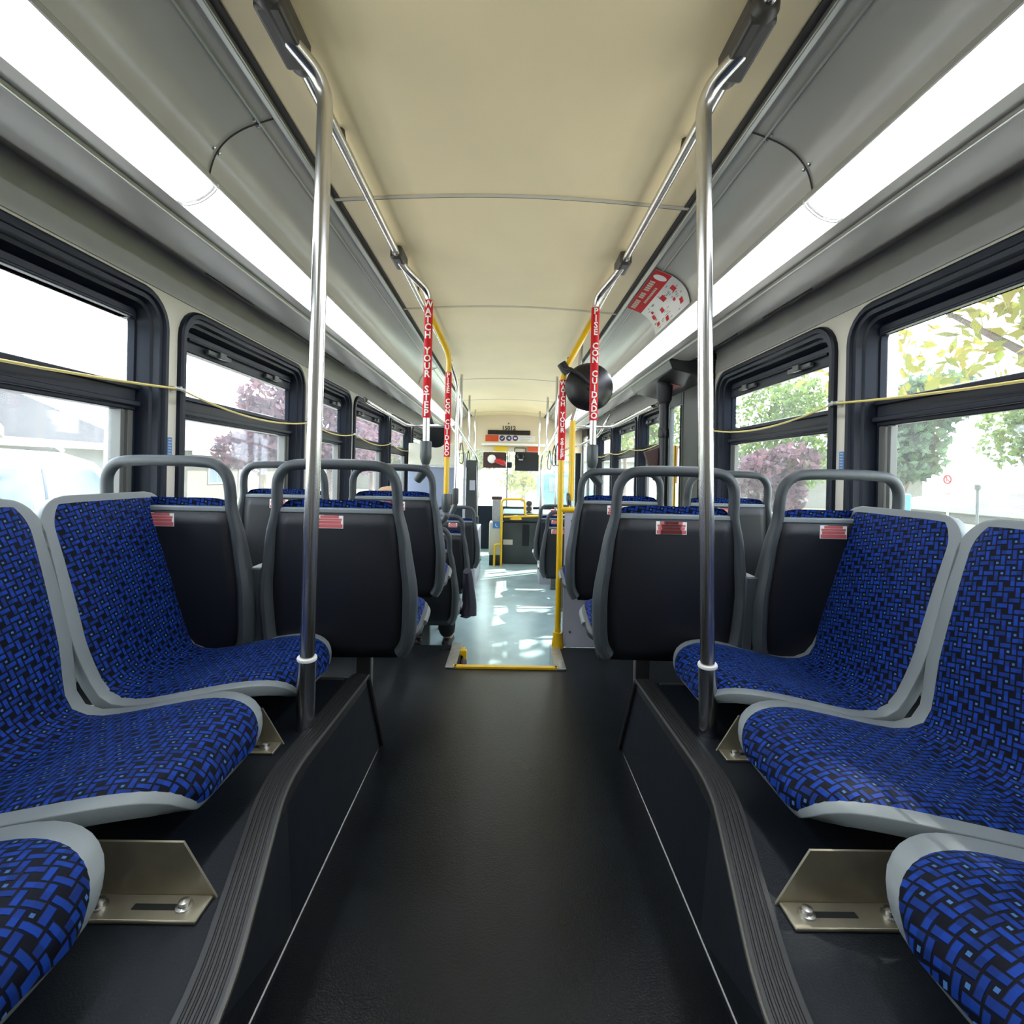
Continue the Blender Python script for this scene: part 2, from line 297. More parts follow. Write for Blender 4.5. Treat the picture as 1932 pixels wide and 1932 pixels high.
winR = [(.10, 1.875), (1.94, 3.06), (4.08, 4.88), (4.94, 6.06), (6.12, 7.1)]
def side_wall(s, wins, gaps):
    x = s*WX; mb = MB(); ys = [Y0]+[w for p in wins for w in p]+[Y1+.3]
    def q(a, b, c, d): mb.poly([(x, a, c), (x, b, c), (x, b, d), (x, a, d)])
    def inside(a): return any(g[0]-.02 <= a < g[1]-.02 for g in gaps)
    edges = sorted(set([Y0, Y1+.3]+[w for p in wins for w in p]+[g for p in gaps for g in p]))
    for a, b in zip(edges, edges[1:]):
        w = [p for p in wins if abs(p[0]-a) < 1e-6]
        if inside(a): q(a, b, 2.08, 2.45); continue
        if w:
            ring = rrect(a+.004, b-.004, WZ0+.004, WZ1-.004, .13); bd = rbound(a, b, WZ0, WZ1, ring)
            mb.rings([[(x, *p) for p in ring], [(x, *p) for p in bd]]); q(a, b, -.1, WZ0); q(a, b, WZ1, 2.45)
        else: q(a, b, -.1, 2.45)
    return struct(mb.build('wall_left' if s < 0 else 'wall_right', 'wall', smooth=False, weld=True, solid=0))
side_wall(-1, winL, []); side_wall(1, winR, [(3.12, 4.02), (7.2, 8.5)])
slab('roof', 'wallu', -WX-.03, WX+.03, Y0-.05, 9.1, 2.42, 2.48)
# trim line under the headers (panel joint) and upper panel, shade under the fascia put into its darker grey
for s, n in ((-1, 'left'), (1, 'right')):
    mb = MB(); mb.box(*sorted((s*(WX-.006), s*(WX-.001))), Y0, Y1, 1.90 if 0 else WZ1+.012, 2.2)
    struct(mb.build('wall_upper_'+n, 'wallu', smooth=False))

def window(n, s, y0, y1, wide):
    e = empty('window_%d' % n, (s*WX, (y0+y1)/2, WZ0), 0, kind='structure'); yc = (y0+y1)/2
    def ring(inset, dx): return [(-s*dx, p[0]-yc, p[1]-WZ0) for p in rrect(y0, y1, WZ0, WZ1, .13, inset=inset)]
    mb = MB(); mb.rings([ring(0, 0), ring(.002, .014), ring(.010, .020), ring(.026, .020), ring(.030, .010), ring(.045, .008), ring(.050, -.012), ring(.062, -.016), ring(.075, -.055), ring(.085, -.055), ring(.092, -.075)])
    mb.build('frame', 'frame', e)
    H = WZ1-WZ0; hw = (y1-y0)/2
    z1, z2 = 1.525-WZ0, 1.62-WZ0
    gx = s*.075
    mb = MB(); mb.box(*sorted((gx-.012, gx+.03*-s)), -hw+.085, hw-.085, z1, z2); mb.box(*sorted((gx-.01, gx-.045*s)), -hw+.08, hw-.08, z1+.015, z1+.035); mb.box(*sorted((gx-.01, gx-.04*s)), -hw+.08, hw-.08, z2-.02, z2)
    mb.build('transom_bar', 'frame', e, bevel=.004)
    mb = MB()  # thick upper sash with its latch hardware
    top = H-.085
    mb.box(*sorted((gx-.012, gx-.03*s)), -hw+.088, hw-.088, top-.075 if not wide else top-.03, top+.01)
    mb.box(*sorted((gx-.012, gx-.045*s)), -hw+.12, hw-.12, top-.03, top-.018)
    mb.build('upper_sash', 'frame', e, bevel=.004)
    if not wide:
        for yy in (-.22*hw*2, .22*hw*2):
            l = MB(); l.box(*sorted((gx-.03*s, gx-.05*s)), yy-.09, yy+.09, top-.055, top-.035); l.box(*sorted((gx-.045*s, gx-.062*s)), yy-.02, yy+.03, top-.06, top-.03); l.build('latch', 'fit', e, bevel=.003)
    mb = MB()  # vertical sash strips on the lower light
    for yy, w_ in ((hw-.115, .012), (hw-.15, .008)): mb.box(*sorted((gx-.01, gx-.035*s)), yy-w_, yy+w_, .08, z1)
    mb.build('sash_strip', 'framea', e, bevel=.002)
    MB().box(gx-.003, gx+.003, -hw+.085, hw-.085, z2-.005, top).build('upper_pane', 'glass', e, smooth=False)
    MB().box(gx-.003, gx+.003, -hw+.085, hw-.085, .075, z1+.005).build('lower_pane', 'glass', e, smooth=False)
n = 0
for s, ws in ((-1, winL), (1, winR)):
    for i, (a, b) in enumerate(ws): n += 1; window(n, s, a, b, i == 0)

# ceiling, gently crowned
mb = MB(); mb.grid(lambda u, v: (-.635+1.27*u, Y0+(Y1-Y0)*v, CZ+.03*sin(pi*u)), 16, 20); struct(mb.build('ceiling', 'ceil'))
for i, y in enumerate((.1, 1.775, 2.955, 5.21, 6.66, 8.0)):
    mb = MB(); mb.tube([(-.63+1.26*k/16, y, CZ+.03*sin(pi*k/16)-.001) for k in range(17)], .004, 6, nrm=(0, 1, 0), ell=[.010]*17); struct(mb.build('ceiling_trim_%d' % (i+1), 'batten'))
    mb = MB(); mb.tube([(-.63+1.26*k/16, y+.013, CZ+.03*sin(pi*k/16)) for k in range(17)], .002, 6, nrm=(0, 1, 0), ell=[.003]*17); struct(mb.build('ceiling_seam_%d' % (i+1), 'seam'))
COVE = [(.655, .957), (.69, .945), (.74, .925), (.785, .893), (.815, .85), (.83, .795)]
def cz(x, z, s): return (s*x, z+ZC)
JY = [1.405, 4.62]
for s, nm in ((-1, 'left'), (1, 'right')):
    P = [cz(*p, s) for p in catmull([(a, b, 0) for a, b in COVE], 4) and [(v.x, v.y) for v in catmull([(a, b, 0) for a, b in COVE], 4)]]
    P = [(v.x*s, v.y+ZC) for v in catmull([(a, b, 0) for a, b in COVE], 4)]
    mb = MB(); mb.rings([[(x, y, z) for x, z in P] for y in (Y0, 1.3, 4.4, Y1)], closed=False); struct(mb.build('cove_'+nm, 'cove'))
    mb = MB(); mb.box(*sorted((s*.632, s*.652)), Y0, Y1, CZ-.016, CZ+.012); struct(mb.build('trim_ceiling_'+nm, 'trimm', bevel=.004))
    mb = MB(); mb.box(*sorted((s*.612, s*.633)), Y0, Y1, CZ-.002, CZ+.004); struct(mb.build('ceiling_painted_shade_'+nm, 'seam', smooth=False))  # dark strip painting the shade where the ceiling curves to its edge
    mb = MB(); mb.tube([(s*.694, y, .940+ZC) for y in (Y0, Y1)], .0035, 6); struct(mb.build('trim_cove_'+nm, 'trimm'))
    # strip below the light and the rounded window header fascia
    Q = [(.928, .742), (.932, .735), (.985, .737), (.99, .728), (.995, .735), (1.03, .728), (1.08, .722), (1.12, .722), (1.148, .732), (1.155, .75), (1.29, .80)]
    mb = MB(); mb.rings([[(s*a, y, b+ZC) for a, b in Q] for y in (Y0, 3, Y1)], closed=False); struct(mb.build('fascia_'+nm, 'fascia', ang=50))
    mb = MB(); mb.tube([(s*.988, y, .726+ZC) for y in (Y0, Y1)], .004, 8); struct(mb.build('trim_fascia_'+nm, 'trimm'))
    mb = MB()
    for yy in [1.9+.62*k for k in range(10)]: mb.box(*sorted((s*1.151, s*1.158)), yy, yy+.36, .728+ZC, .738+ZC)
    struct(mb.build('trim_vent_slots_'+nm, 'seam', smooth=False))
    # cove seams with their screws
    for j, y in enumerate(JY):
        mb = MB(); mb.tube([(x-s*.003, y-.04, z-.003) for x, z in P], .0022, 6); struct(mb.build('cove_seam_%s_%d' % (nm, j+1), 'seam'))
        for (ix, zz) in ((5, 0), (15, 0)):
            for dy in (-.012, .012):
                x, z = P[ix]; nx, nz = -s*.6, -.8
                sc = MB(); sc.lathe((x, y-.04+dy, z), (nx, 0, nz), [(.0055, 0), (.0055, .003), (.003, .005), (0, .005)], 10); tag(sc.build('cove_screw', 'bolt'), 'small steel screw beside the %s cove joint, %s' % (nm, ('nearest to camera' if j == 0 else 'further down the aisle')), 'screw', 'screws beside the cove joints')
    # fluorescent fixtures
    segs = [(Y0, JY[0]-.004), (JY[0]+.004, JY[1]-.004), (JY[1]+.004, 8.0)]
    for j, (a, b) in enumerate(segs):
        words = ('near %s length of glowing white light cove, above the nearest windows', 'middle %s length of glowing light cove, beyond the steel pole', 'far %s length of glowing light cove towards the driver')[j] % nm
        e = empty('strip_light', (s*.88, (a+b)/2, .78+ZC), 0, words, 'ceiling light', 'fluorescent strip lights in the coves'); h = (b-a)/2
        prof = [(-.05, .012), (-.040, -.004), (-.02, -.022), (.0, -.034), (.025, -.042), (.045, -.042), (.05, -.036)]
        mb = MB(); mb.rings([[(s*p, y, q) for p, q in prof] for y in (-h, h)], closed=False); mb.build('lens', LENS, e)
        mb = MB(); mb.box(*sorted((s*-.056, s*-.046)), -h, h, .002, .020); mb.build('upper_rail', 'trimm', e, bevel=.002)
        for y in (-h+.004, h-.004):
            mb = MB(); mb.tube([(s*p, y, q-.001) for p, q in prof], .003, 6); mb.build('end_band', 'white', e)

# ------------------------------------------------------------ rear seat platforms
for s, nm in ((-1, 'left'), (1, 'right')):
    E_ = [(.43, 1.585), (.449, 1.05), (.325, .60), (.29, Y0)]
    mb = MB()
    top = [(s*WX, Y0, PT), *[(s*x, y, PT) for x, y in reversed(E_)], (s*WX, 1.585, PT)]
    bot = [(s*WX, Y0, HF), (s*.43, Y0, HF), (s*.43, .60, HF), (s*.43, 1.05, HF), (s*.425, 1.76, HF), (s*WX, 1.76, HF)]
    A = [mb.v(p) for p in top]; B = [mb.v(p) for p in bot]; mb.face(A)
    for i in range(6): mb.face([A[i], A[(i+1) % 6], B[(i+1) % 6], B[i]])
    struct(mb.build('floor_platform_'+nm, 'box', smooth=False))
    e = empty('platform_nosing', (0, 0, 0), 0, 'ribbed black nosing along the edge of the %s seat platform' % nm, 'nosing')
    edge = fillet([(s*x, y, PT) for x, y in [(.43, 1.60)]+E_[1:]], .10, 5)
    inn = [Vector((s*.052, 0, 0))+p for p in edge]
    mb = MB(); mb.rings([[p+Vector((0, 0, .006)), q+Vector((0, 0, .006)), q, p+Vector((0, 0, -.001))] for p, q in zip(edge, inn)], closed=True, cap=True); mb.build('tread', 'nosing', e, smooth=False)
    for t in (.16, .32, .48, .64, .80):
        mb = MB(); mb.tube([p.lerp(q, t)+Vector((0, 0, .0065)) for p, q in zip(edge, inn)], .0022, 6); mb.build('rib', 'nosing', e)
    mb = MB(); mb.tube([p+Vector((-s*.002, 0, .004)) for p in edge], .0038, 8); mb.build('metal_lip', 'metaledge', e)
    mb = MB(); mb.rings([[p+Vector((-s*.001, 0, .0)), p+Vector((-s*.003, 0, -.001)), p+Vector((s*.001, 0, -.038)), p+Vector((s*.006, 0, -.038))] for p in edge], closed=True, cap=True); mb.build('face_lip', 'nosing', e, smooth=False)
    mb = MB(); mb.tube([(s*.428, 1.59, PT), (s*.422, 1.765, HF+.004)], .009, 8); mb.build('end_lip', 'nosing', e)
    mb = MB(); mb.tube([(s*.428, y, HF+.003) for y in (Y0, 1.76)], .003, 6); struct(mb.build('trim_floor_bead_'+nm, 'metaledge'))
    mb = MB(); mb.box(*sorted((s*.50, s*.95)), 1.572, 1.580, PT, PT+.004); struct(mb.build('trim_platform_'+nm, 'metaledge', smooth=False))

# ------------------------------------------------------------ seats
SP = [(.470, .055), (.484, .083), (.466, .116), (.42, .131), (.35, .129), (.25, .110), (.15, .090), (.08, .088), (.035, .115), (.010, .18), (-.015, .28), (-.050, .41), (-.080, .51), (-.093, .555), (-.10, .580)]
SPc = catmull([(a, b, 0) for a, b in SP], 4)
SL = [0]
for a, b in zip(SPc, SPc[1:]): SL.append(SL[-1]+(b-a).length)
TOT = SL[-1]
def sprof(t):
    d = t*TOT
    for i in range(len(SL)-1):
        if SL[i+1] >= d-1e-9:
            k = (d-SL[i])/(SL[i+1]-SL[i]); p = SPc[i].lerp(SPc[i+1], k); tg = (SPc[i+1]-SPc[i]).normalized(); return p, Vector((tg.y, -tg.x, 0))
def halfw(t, W_):
    d = t*TOT
    if isinstance(W_, tuple): k = max(0, min(1, (d-.38)/.16)); h = (W_[0]+(W_[1]-W_[0])*k)/2
    else: h = W_/2
    w = h*(1+.03*max(0, min(1, (d-.62)/.3)))     # the back widens a little
    if d < .24: w *= sqrt(max(0, 1-((.24-d)/.245)**2.3))
    w *= 1-.10*max(0, 1-abs(d-.52)/.12)                    # waist where back meets cushion
    e = TOT-d
    if e < .09: w = w-.085+.085*sqrt(max(0, 1-((.09-e)/.09)**2))
    return max(w, .02)
def seat_surface(mb, W_, off, nu=14, nv=44, uv=False, dz=0, ta=0, tb=1, crown=.018, sx=1, sz=1):
    def fn(u, v):
        t = ta+(tb-ta)*v; t = ta+(tb-ta)*(v-.75*sin(2*pi*v)/(2*pi)); p, n = sprof(t); x = (2*u-1); w = halfw(t, W_); edge = 1-abs(x)**6; o = off+crown*(edge-1)-.012*(1-x*x)*(1 if p.x > .1 else .5)*(crown > 0)
        q = p+n*o
        return (x*w, (q.x*sx if sx == 1 or q.x > 0 else q.x*.35)+(.022 if sx != 1 else 0), q.y*sz+dz)
    mb.grid(fn, nu, nv, (lambda u, v: ((2*u-1)*halfw(ta+(tb-ta)*(v-.75*sin(2*pi*v)/(2*pi)), W_), (ta+(tb-ta)*(v-.75*sin(2*pi*v)/(2*pi)))*TOT)) if uv else None)
def leg_bracket(e, y, m, d=0):
    # transverse gusset plate bolted to the platform, seat local frame: seat looks +Y, width along X
    g = MB(); g.hexa([(y, .02, .0), (y, .580-d, .0), (y, .527-d, .085), (y, .02, .085)], [(y-m*.004, .02, .0), (y-m*.004, .580-d, .0), (y-m*.004, .527-d, .085), (y-m*.004, .02, .085)]); b = g.build('bracket', 'bracket', e, smooth=False)
    MB().box(*sorted((y, y+m*.046)), .02, .575-d, .0, .006).build('flange', 'bracket', b, bevel=.002)
    for yy in (.545-d, .42-d):
        MB().box(*sorted((y+m*.018, y+m*.028)), yy-.075, yy, .0055, .0068).build('slot', 'slot', b, smooth=False)
        MB().lathe((y+m*.023, yy, .006), (0, 0, 1), [(.012, 0), (.012, .003), (.008, .004), (.008, .010), (0, .012)], 12).build('bolt', 'bolt', b)
def side_seat(name, loc, rz, label, mir, d=0):
    e = empty(name, loc, rz, label, 'bus seat', 'aisle-facing side seats')
    mb = MB(); seat_surface(mb, .430, -.006, crown=.0, dz=0); sh = mb.build('shell', 'rim', e, solid=-.020 if 0 else .026)
    sh.modifiers['s'].offset = 0; q = sh.modifiers.new('b', 'BEVEL'); q.width = .006; q.segments = 2; q.angle_limit = radians(40)
    mb = MB(); seat_surface(mb, .402, .024, uv=True, ta=.030, tb=.978, crown=.028); mb.build('upholstery', 'fabric', e)
    leg_bracket(e, .195*mir, mir, d)
    return e
sw = ['far left side seat facing the aisle, behind the steel pole and beside the forward rows', 'middle left side seat facing the aisle, nearer than the one behind the pole', 'nearest left side seat, only its blue cushion corner in the bottom left',
      'far right side seat facing the aisle, behind the right steel pole', 'middle right side seat with sunlit sliver on blue cushion', 'nearest right side seat, only its blue cushion corner in the bottom right']
for s in (-1, 1):
    for i, yc in enumerate((1.393, .962, .528)):
        side_seat('side_seat', (s*1.010, yc, PT), pi/2 if s > 0 else -pi/2, sw[i+(3 if s > 0 else 0)], 1 if s < 0 else -1, .09 if i == 0 else 0)

def forward_seat_proto():
    e = empty('bus_seat')
    def yb(z): return .035-.125*(z-.36)
    half = [(.195, .385), (.217, .43), (.224, .52), (.224, .60), (.213, .69), (.203, .77), (.188, .84), (.186, .90), (.178, .945), (.150, .976), (.10, .985), (0, .987)]
    path = [(x, yb(z), z) for x, z in half]+[(-x, yb(z), z) for x, z in reversed(half[:-1])]
    pc = catmull(path, 4); rs = []; es = []
    for p in pc:
        k = max(0, min(1, (.86-p.z)/.30)); rs.append(.0165+.007*k); es.append(.0175+.026*k)
    mb = MB(); mb.tube(pc, rs, 14, nrm=(0, 1, 0), ell=es); mb.build('frame', 'shell', e)
    hs = catmull([(x, 0, z) for x, z in half[:7]], 5)
    def hw(z):
        for a, b in zip(hs, hs[1:]):
            if a.z <= z <= b.z+1e-9: return a.x+(b.x-a.x)*(z-a.z)/(b.z-a.z)
        return hs[0].x if z < hs[0].z else hs[-1].x
    def bp(u, v): z = .372+(.834-.372)*v; x = (2*u-1)*(hw(z)-.012); return (x, yb(z)-.004-.014*(1-(2*u-1)**2)*sin(pi*min(1, v*.9+.1)), z)
    mb = MB(); mb.grid(bp, 10, 12); mb.build('back_panel', 'panel', e, solid=.01)
    mb = MB(); mb.box(-.178, .178, yb(.84)-.010, yb(.84)+.03, .834, .850); mb.build('top_lip', 'rim', e, bevel=.004)
    k = MB(); seat_surface(k, (.478, .43), -.006, crown=0, dz=.345, sz=.83, sx=.84, tb=.56); sh = k.build('shell', 'shell', e); q = sh.modifiers.new('s', 'SOLIDIFY'); q.thickness = .024; q.offset = 0
    k = MB(); seat_surface(k, (.455, .385), .028, uv=True, ta=.02, tb=.985, crown=.028, dz=.352, sz=.915, sx=.84); k.build('upholstery', 'fabric', e)
    # light coloured cushion edge
    rim = []
    for i in range(33):
        a = i/32; x = -1+2*a; t = .20*abs(x)**2.5; w = 0
    mb = MB(); L_ = [(-halfw(t, (.478, .43))-.003, *_p(t)) for t in [.30-.29*k/14 for k in range(15)]]; R_ = [(-a, b, c) for a, b, c in reversed(L_)]
    mb.tube(L_+R_, .010, 8); mb.build('cushion_edge', 'rim', e)
    mb = MB(); mb.box(-.028, .028, .30, .335, .004, .38); mb.box(-.032, .032, .27, .37, .0, .035); mb.build('pedestal', 'metaledge', e, bevel=.004)
    mb = MB(); mb.box(-.20, .20, .28, .34, .355, .385); mb.build('crossbeam', 'metaledge', e, bevel=.004)
    return e
def _p(t): p, n = sprof(t); return (p.x*.84, (p.y)*.83+.345-.006)
def sticker(e, x0, x1, z0, z1, y, full=True):
    b = MB().box(x0, x1, y-.001, y, z0, z1).build('notice_label', 'white', e, bevel=0, smooth=False)
    w = x1-x0; h = z1-z0; m_ = MB()
    for a, c, d, f in ((.16, .05, .84, .24), (.05, .27, .95, .42), (.08, .45, .92, .66), (.03, .69, .98, .96)) : m_.box(x0+w*a, x0+w*d, y-.0018, y-.001, z1-h*f, z1-h*c)
    m_.build('red_lettering', 'pink', b, smooth=False)
proto = forward_seat_proto(); used = False
SC = {}
def place(x, y, z, label, group, st=None):
    global used
    o = copy_tree(proto) if used else proto
    used = True; o.location = (x, y, z); tag(o, label, 'bus seat', group)
    if st: sticker(o, st[0], st[1], .788, .830, -.037)
    return o
GR = 'forward-facing bus seats in rows'
place(-.525, 1.585, HF, 'black-backed bus seat left of the aisle in the nearest row, beside the left steel pole', GR, (-.062, .022))
place(-1.025, 1.555, HF, 'bus seat at the left window in nearest forward row, partly hidden by blue side seat', GR)
place(.535, 1.60, HF, 'black-backed bus seat right of the aisle in the nearest row, behind the right steel pole', GR, (-.05, .035))
place(1.035, 1.57, HF, 'bus seat at the right window in nearest forward row, behind blue side seat', GR)
place(-.53, 2.36, HF, 'second-row left aisle bus seat, handle clamped to the red WATCH YOUR STEP pole', GR, (-.02, .06))
place(-1.025, 2.34, HF, 'second-row bus seat by the left window', GR, (.10, .18))
place(.535, 2.36, HF, 'second-row right aisle bus seat, handle clamped to the red PISE CON CUIDADO pole', GR, (.02, .10))
place(1.03, 2.34, HF, 'second-row bus seat by the right window before the rear door', GR, (-.17, -.09))
place(-.53, 3.10, 0, 'third-row left aisle bus seat on the low floor, under the yellow pole', GR)
place(-1.025, 3.10, 0, 'third-row left window bus seat on the low floor', GR)
place(-.52, 3.92, 0, 'fourth-row left aisle bus seat on the low floor, joined to a plain steel pole', GR)
place(-1.02, 3.92, 0, 'fourth-row left window bus seat on the low floor', GR)
place(-.50, 4.95, 0, 'fifth-row left aisle bus seat, furthest seat on the left side', GR)
place(-1.0, 4.95, 0, 'fifth-row left window bus seat, in front of the blue-grey bulkhead', GR)
place(.565, 4.55, 0, 'right aisle bus seat on the low floor just past the rear door', GR, (-.15, -.06))
place(1.04, 4.55, 0, 'right window bus seat on the low floor past the rear door', GR)
place(.56, 5.45, 0, 'right aisle bus seat furthest forward on the low floor', GR)
place(1.04, 5.45, 0, 'right window bus seat furthest forward on the low floor', GR)
# the Y joiners between two seats of a row
for s in (-1, 1):
    for yy, zz, w_, wd in ((1.585, HF, .785, 'nearest'), (2.35, HF, .785, 'second')):
        xx = s*(w_-.008)
        mb = MB(); mb.rings([[(xx-h, yy-.03+d, zz+z), (xx+h, yy-.03+d, zz+z), (xx+h*1.1, yy+.055+d, zz+z), (xx-h*1.1, yy+.055+d, zz+z)] for z, h, d in ((.37, .016, .03), (.50, .017, .02), (.60, .018, .005), (.655, .020, 0), (.66, .018, 0))], cap=True)
        tag(mb.build('seat_joiner', 'shell', bevel=.005), 'grey upright joining the two %s-row seats on the %s side' % (wd, 'left' if s < 0 else 'right'), 'seat joiner')

# ------------------------------------------------------------ poles and rails
def clamp(mb, p, d, L_=.16, r=.030):
    p = Vector(p); d = Vector(d).normalized(); mb.tube([p-d*L_/2, p-d*L_*.42, p-d*.02, p+d*.02, p+d*L_*.42, p+d*L_/2], [r*.75, r, r, r, r*.9, r*.7], 10)
RX = .492; RZ = 2.265
for s, nm in ((-1, 'left'), (1, 'right')):
    e = empty('overhead_rail', (s*RX, 0, RZ), 0, '%s stainless overhead grab rail under the cream ceiling' % nm, 'grab rail')
    MB().tube([(0, Y0+.02, 0), (0, 1.3, 0), (0, 4.2, 0)], .0155, 16).build('rail', 'steel', e)
    for y in (.35, 1.42, 2.62, 4.1):
        MB().cyl((0, y, .03), (0, y, 0), .012, .016, 12).build('ceiling_stud', 'fitm', e)
    # near steel pole
    e = empty('stanchion_pole', (s*(.500 if s < 0 else .530), 1.272, PT), 0, 'tall %s stainless pole rising from the seat platform to the rail' % nm, 'pole')
    ox = .500 if s < 0 else .530; tx = (.432 if s < 0 else .434)
    P = fillet([(0, 0, 0), (-s*(ox-tx)*.98, -.125, 1.545), (s*(RX-ox)*.9, -.21, 1.585), (s*(RX-ox), -.25, 1.59)], .10, 8)
    MB().tube(P, .0175, 20).build('tube', 'steel', e)
    d = (Vector(P[1])-Vector(P[0])).normalized()
    MB().tube([Vector((0, 0, .0)), d*.185], .0225, 20).build('base_sleeve', 'sleeve', e)
    MB().lathe(d*.185, d, [(.0235, -.003), (.0245, 0), (.0235, .004), (.018, .005)], 20).build('collar', 'white', e)
    mb = MB(); clamp(mb, (s*(RX-ox), -.205, RZ-PT-.002), (0, 1, 0), .21, .030); mb.box(*sorted((s*(RX-ox)-.028, s*(RX-ox)+.028)), -.29, -.13, RZ-PT-.03, RZ-PT+.03); mb.build('rail_clamp', 'fitm', e, bevel=.012)
    mb = MB(); mb.tube(fillet([(s*(RX-ox), .04, RZ-PT), (s*(RX-ox)*.6, .01, RZ-PT-.05), (-s*(ox-tx)*.9, -.12, 1.43)], .04, 4), .012, 8); 
    mb.b.free()

def wrapped_text(parent, txt, cx, cy, r, z0, z1, size):
    n_ = len(txt); mb = MB()
    for i, c in enumerate(txt):
        if c == ' ': continue
        z = z1-(z1-z0)*(i+.5)/n_
        def fn(p, z=z): a = p.x/r; return (cx+r*sin(a), cy-r*cos(a), z+p.y)
        add_text(mb, c, size, fn, bold=size*.03, cut=.0025)
    return mb.build('lettering', 'white', parent, smooth=False)
def red_pole(s, x, y, ztop, zs0, zs1, txt, label, bend, body, zc0, zc1, yellow_to=None):
    e = empty('warning_pole', (x, y, zc0), 0, label, 'pole'); L_ = lambda p: (p[0]-x, p[1]-y, p[2]-zc0)
    MB().tube([Vector(L_(p)) for p in fillet([(x, y, zc0+.03), (x, y, ztop)]+bend, .055, 8)], .0165, 18).build('tube', body, e)
    sk = MB().tube([L_((x, y, zs0)), L_((x, y, zs1))], .0195, 24).build('warning_sleeve', 'red', e)
    wrapped_text(sk, txt, 0, 0, .0201, zs0-zc0+.004, zs1-zc0-.004, (zs1-zs0)/len(txt)*1.22)
    MB().lathe((0, 0, 0), (0, 0, 1), [(.012, -.02), (.020, -.005), (.0275, .02), (.0275, zc1-zc0-.01), (.024, zc1-zc0), (.016, zc1-zc0)], 20).build('coupling', 'fit', e)
    mb = MB(); mb.lathe((0, 0, -.03), (0, 0, 1), [(.010, -.022), (.022, -.012), (.024, .004), (.016, .02), (0, .02)], 16); mb.tube([(s*-.006, 0, -.035), (s*.022, .0, -.065), (s*.040, .01, -.088)], [.020, .023, .020], 12); mb.build('elbow_clamp', 'fit', e)
    return e
red_pole(-1, -.388, 2.38, 2.185, 1.585, 2.145, 'WATCH YOUR STEP', 'red WATCH YOUR STEP pole left of aisle, steel tube above second-row seat', [(-.485, 2.22, 2.245), (-.492, 2.12, 2.26)], 'steel', 1.375, 1.475)
red_pole(1, .408, 2.38, 2.175, 1.59, 2.128, 'PISE CON CUIDADO', 'red PISE CON CUIDADO pole right of aisle, steel tube in front of round mirror', [(.485, 2.22, 2.245), (.492, 2.12, 2.26)], 'steel', 1.375, 1.475)
for s in (-1, 1):
    mb = MB(); mb.box(-.026, .026, -.075, .06, -.03, .03)
    tag(mb.build('rail_clamp', 'fitm', bevel=.012), 'dark clamp fixing the %s red-sleeved pole to the overhead rail' % ('left' if s < 0 else 'right'), 'clamp').location = (s*RX, 2.2, RZ)
red_pole(-1, -.374, 3.10, 2.06, 1.424, 1.948, 'PISE CON CUIDADO', 'yellow pole with red PISE CON CUIDADO sleeve left of aisle above third-row seat', [(-.44, 2.93, 2.20), (-.475, 2.86, 2.25)], 'yellow', 1.09, 1.195)
# yellow post on the right with guard rail and partition
e = empty('warning_pole', (.304, 2.79, HF), 0, 'yellow floor-standing pole with red WATCH YOUR STEP sleeve right of aisle', 'pole')
MB().tube(fillet([(0, 0, .0), (0, 0, 1.535), (.17, .10, 1.86), (.19, .12, 1.89)], .07, 8), .0165, 18).build('tube', 'yellow', e)
sk = MB().tube([(0, 0, 1.05), (0, 0, 1.497)], .0195, 24).build('warning_sleeve', 'red', e); wrapped_text(sk, 'WATCH YOUR STEP', 0, 0, .0201, 1.054, 1.493, .036)
MB().lathe((0, 0, 0), (0, 0, 1), [(.034, 0), (.032, .03), (.026, .07), (.026, .085), (.018, .087)], 20).build('base_cup', 'yellow', e)
MB().tube([(0, 0, .772), (.67, 0, .772)], .0165, 14).build('guard_rail', 'yellow', e)
o = tag(MB().box(.33, 1.28, 2.785, 2.80, HF+.003, 1.118).build('modesty_panel', 'part', bevel=.004), 'pale grey partition panel under the yellow guard rail before rear door', 'partition')
for x, z in ((.37, 1.07), (.37, .45), (.80, 1.07)): MB().lathe((x, 2.784, z), (0, -1, 0), [(.007, 0), (.006, .004), (0, .005)], 10).build('rivet', 'bolt', o)
e = empty('door_pole', (.445, 3.42, 0), 0, 'second yellow pole behind the round mirror, beside the rear door', 'pole')
MB().tube([(0, 0, .0), (0, 0, 1.15)], .016, 14).build('lower_tube', 'steel', e)
MB().tube([(0, 0, 1.15), (0, 0, 1.70)], .020, 14).build('tube', 'yellow', e); MB().tube([(0, 0, 1.70), (.03, .0, 1.80), (.05, 0, 2.27)], [.022, .014, .014], 12).build('top_tube', 'steel', e)
MB().lathe((-.018, 0, 1.16), (1, 0, .1), [(.0, -.012), (.04, -.010), (.045, 0), (.04, .010), (0, .012)], 18).build('grip_disc', 'fit', e)
# mirror
e = empty('round_mirror', (.447, 2.74, 1.817), 0, 'black round-backed mirror clamped to the yellow pole, behind red sleeve', 'mirror')
MB().lathe((0, 0, 0), (0, 1, 0), [(0, -.026), (.03, -.025), (.08, -.018), (.115, -.004), (.131, .012), (.134, .020), (.130, .026)], 48).build('shell', 'black', e)
MB().lathe((0, 0, 0), (0, 1, 0), [(.129, .024), (.10, .040), (.05, .052), (0, .055)], 40).build('mirror_face', 'bolt', e)
mb = MB(); mb.tube([(-.135, .04, .105), (-.11, -.02, .09), (-.06, -.045, .055), (0, -.035, .0)], [.012, .010, .009, .007], 8); mb.lathe((0, -.026, 0), (0, -1, 0), [(.03, 0), (.022, .008), (0, .012)], 12); mb.build('arm', 'blk2', e)
MB().tube([(-.155, .05, .135), (-.115, .05, .075)], .027, 12).build('pole_clamp', 'black', e)
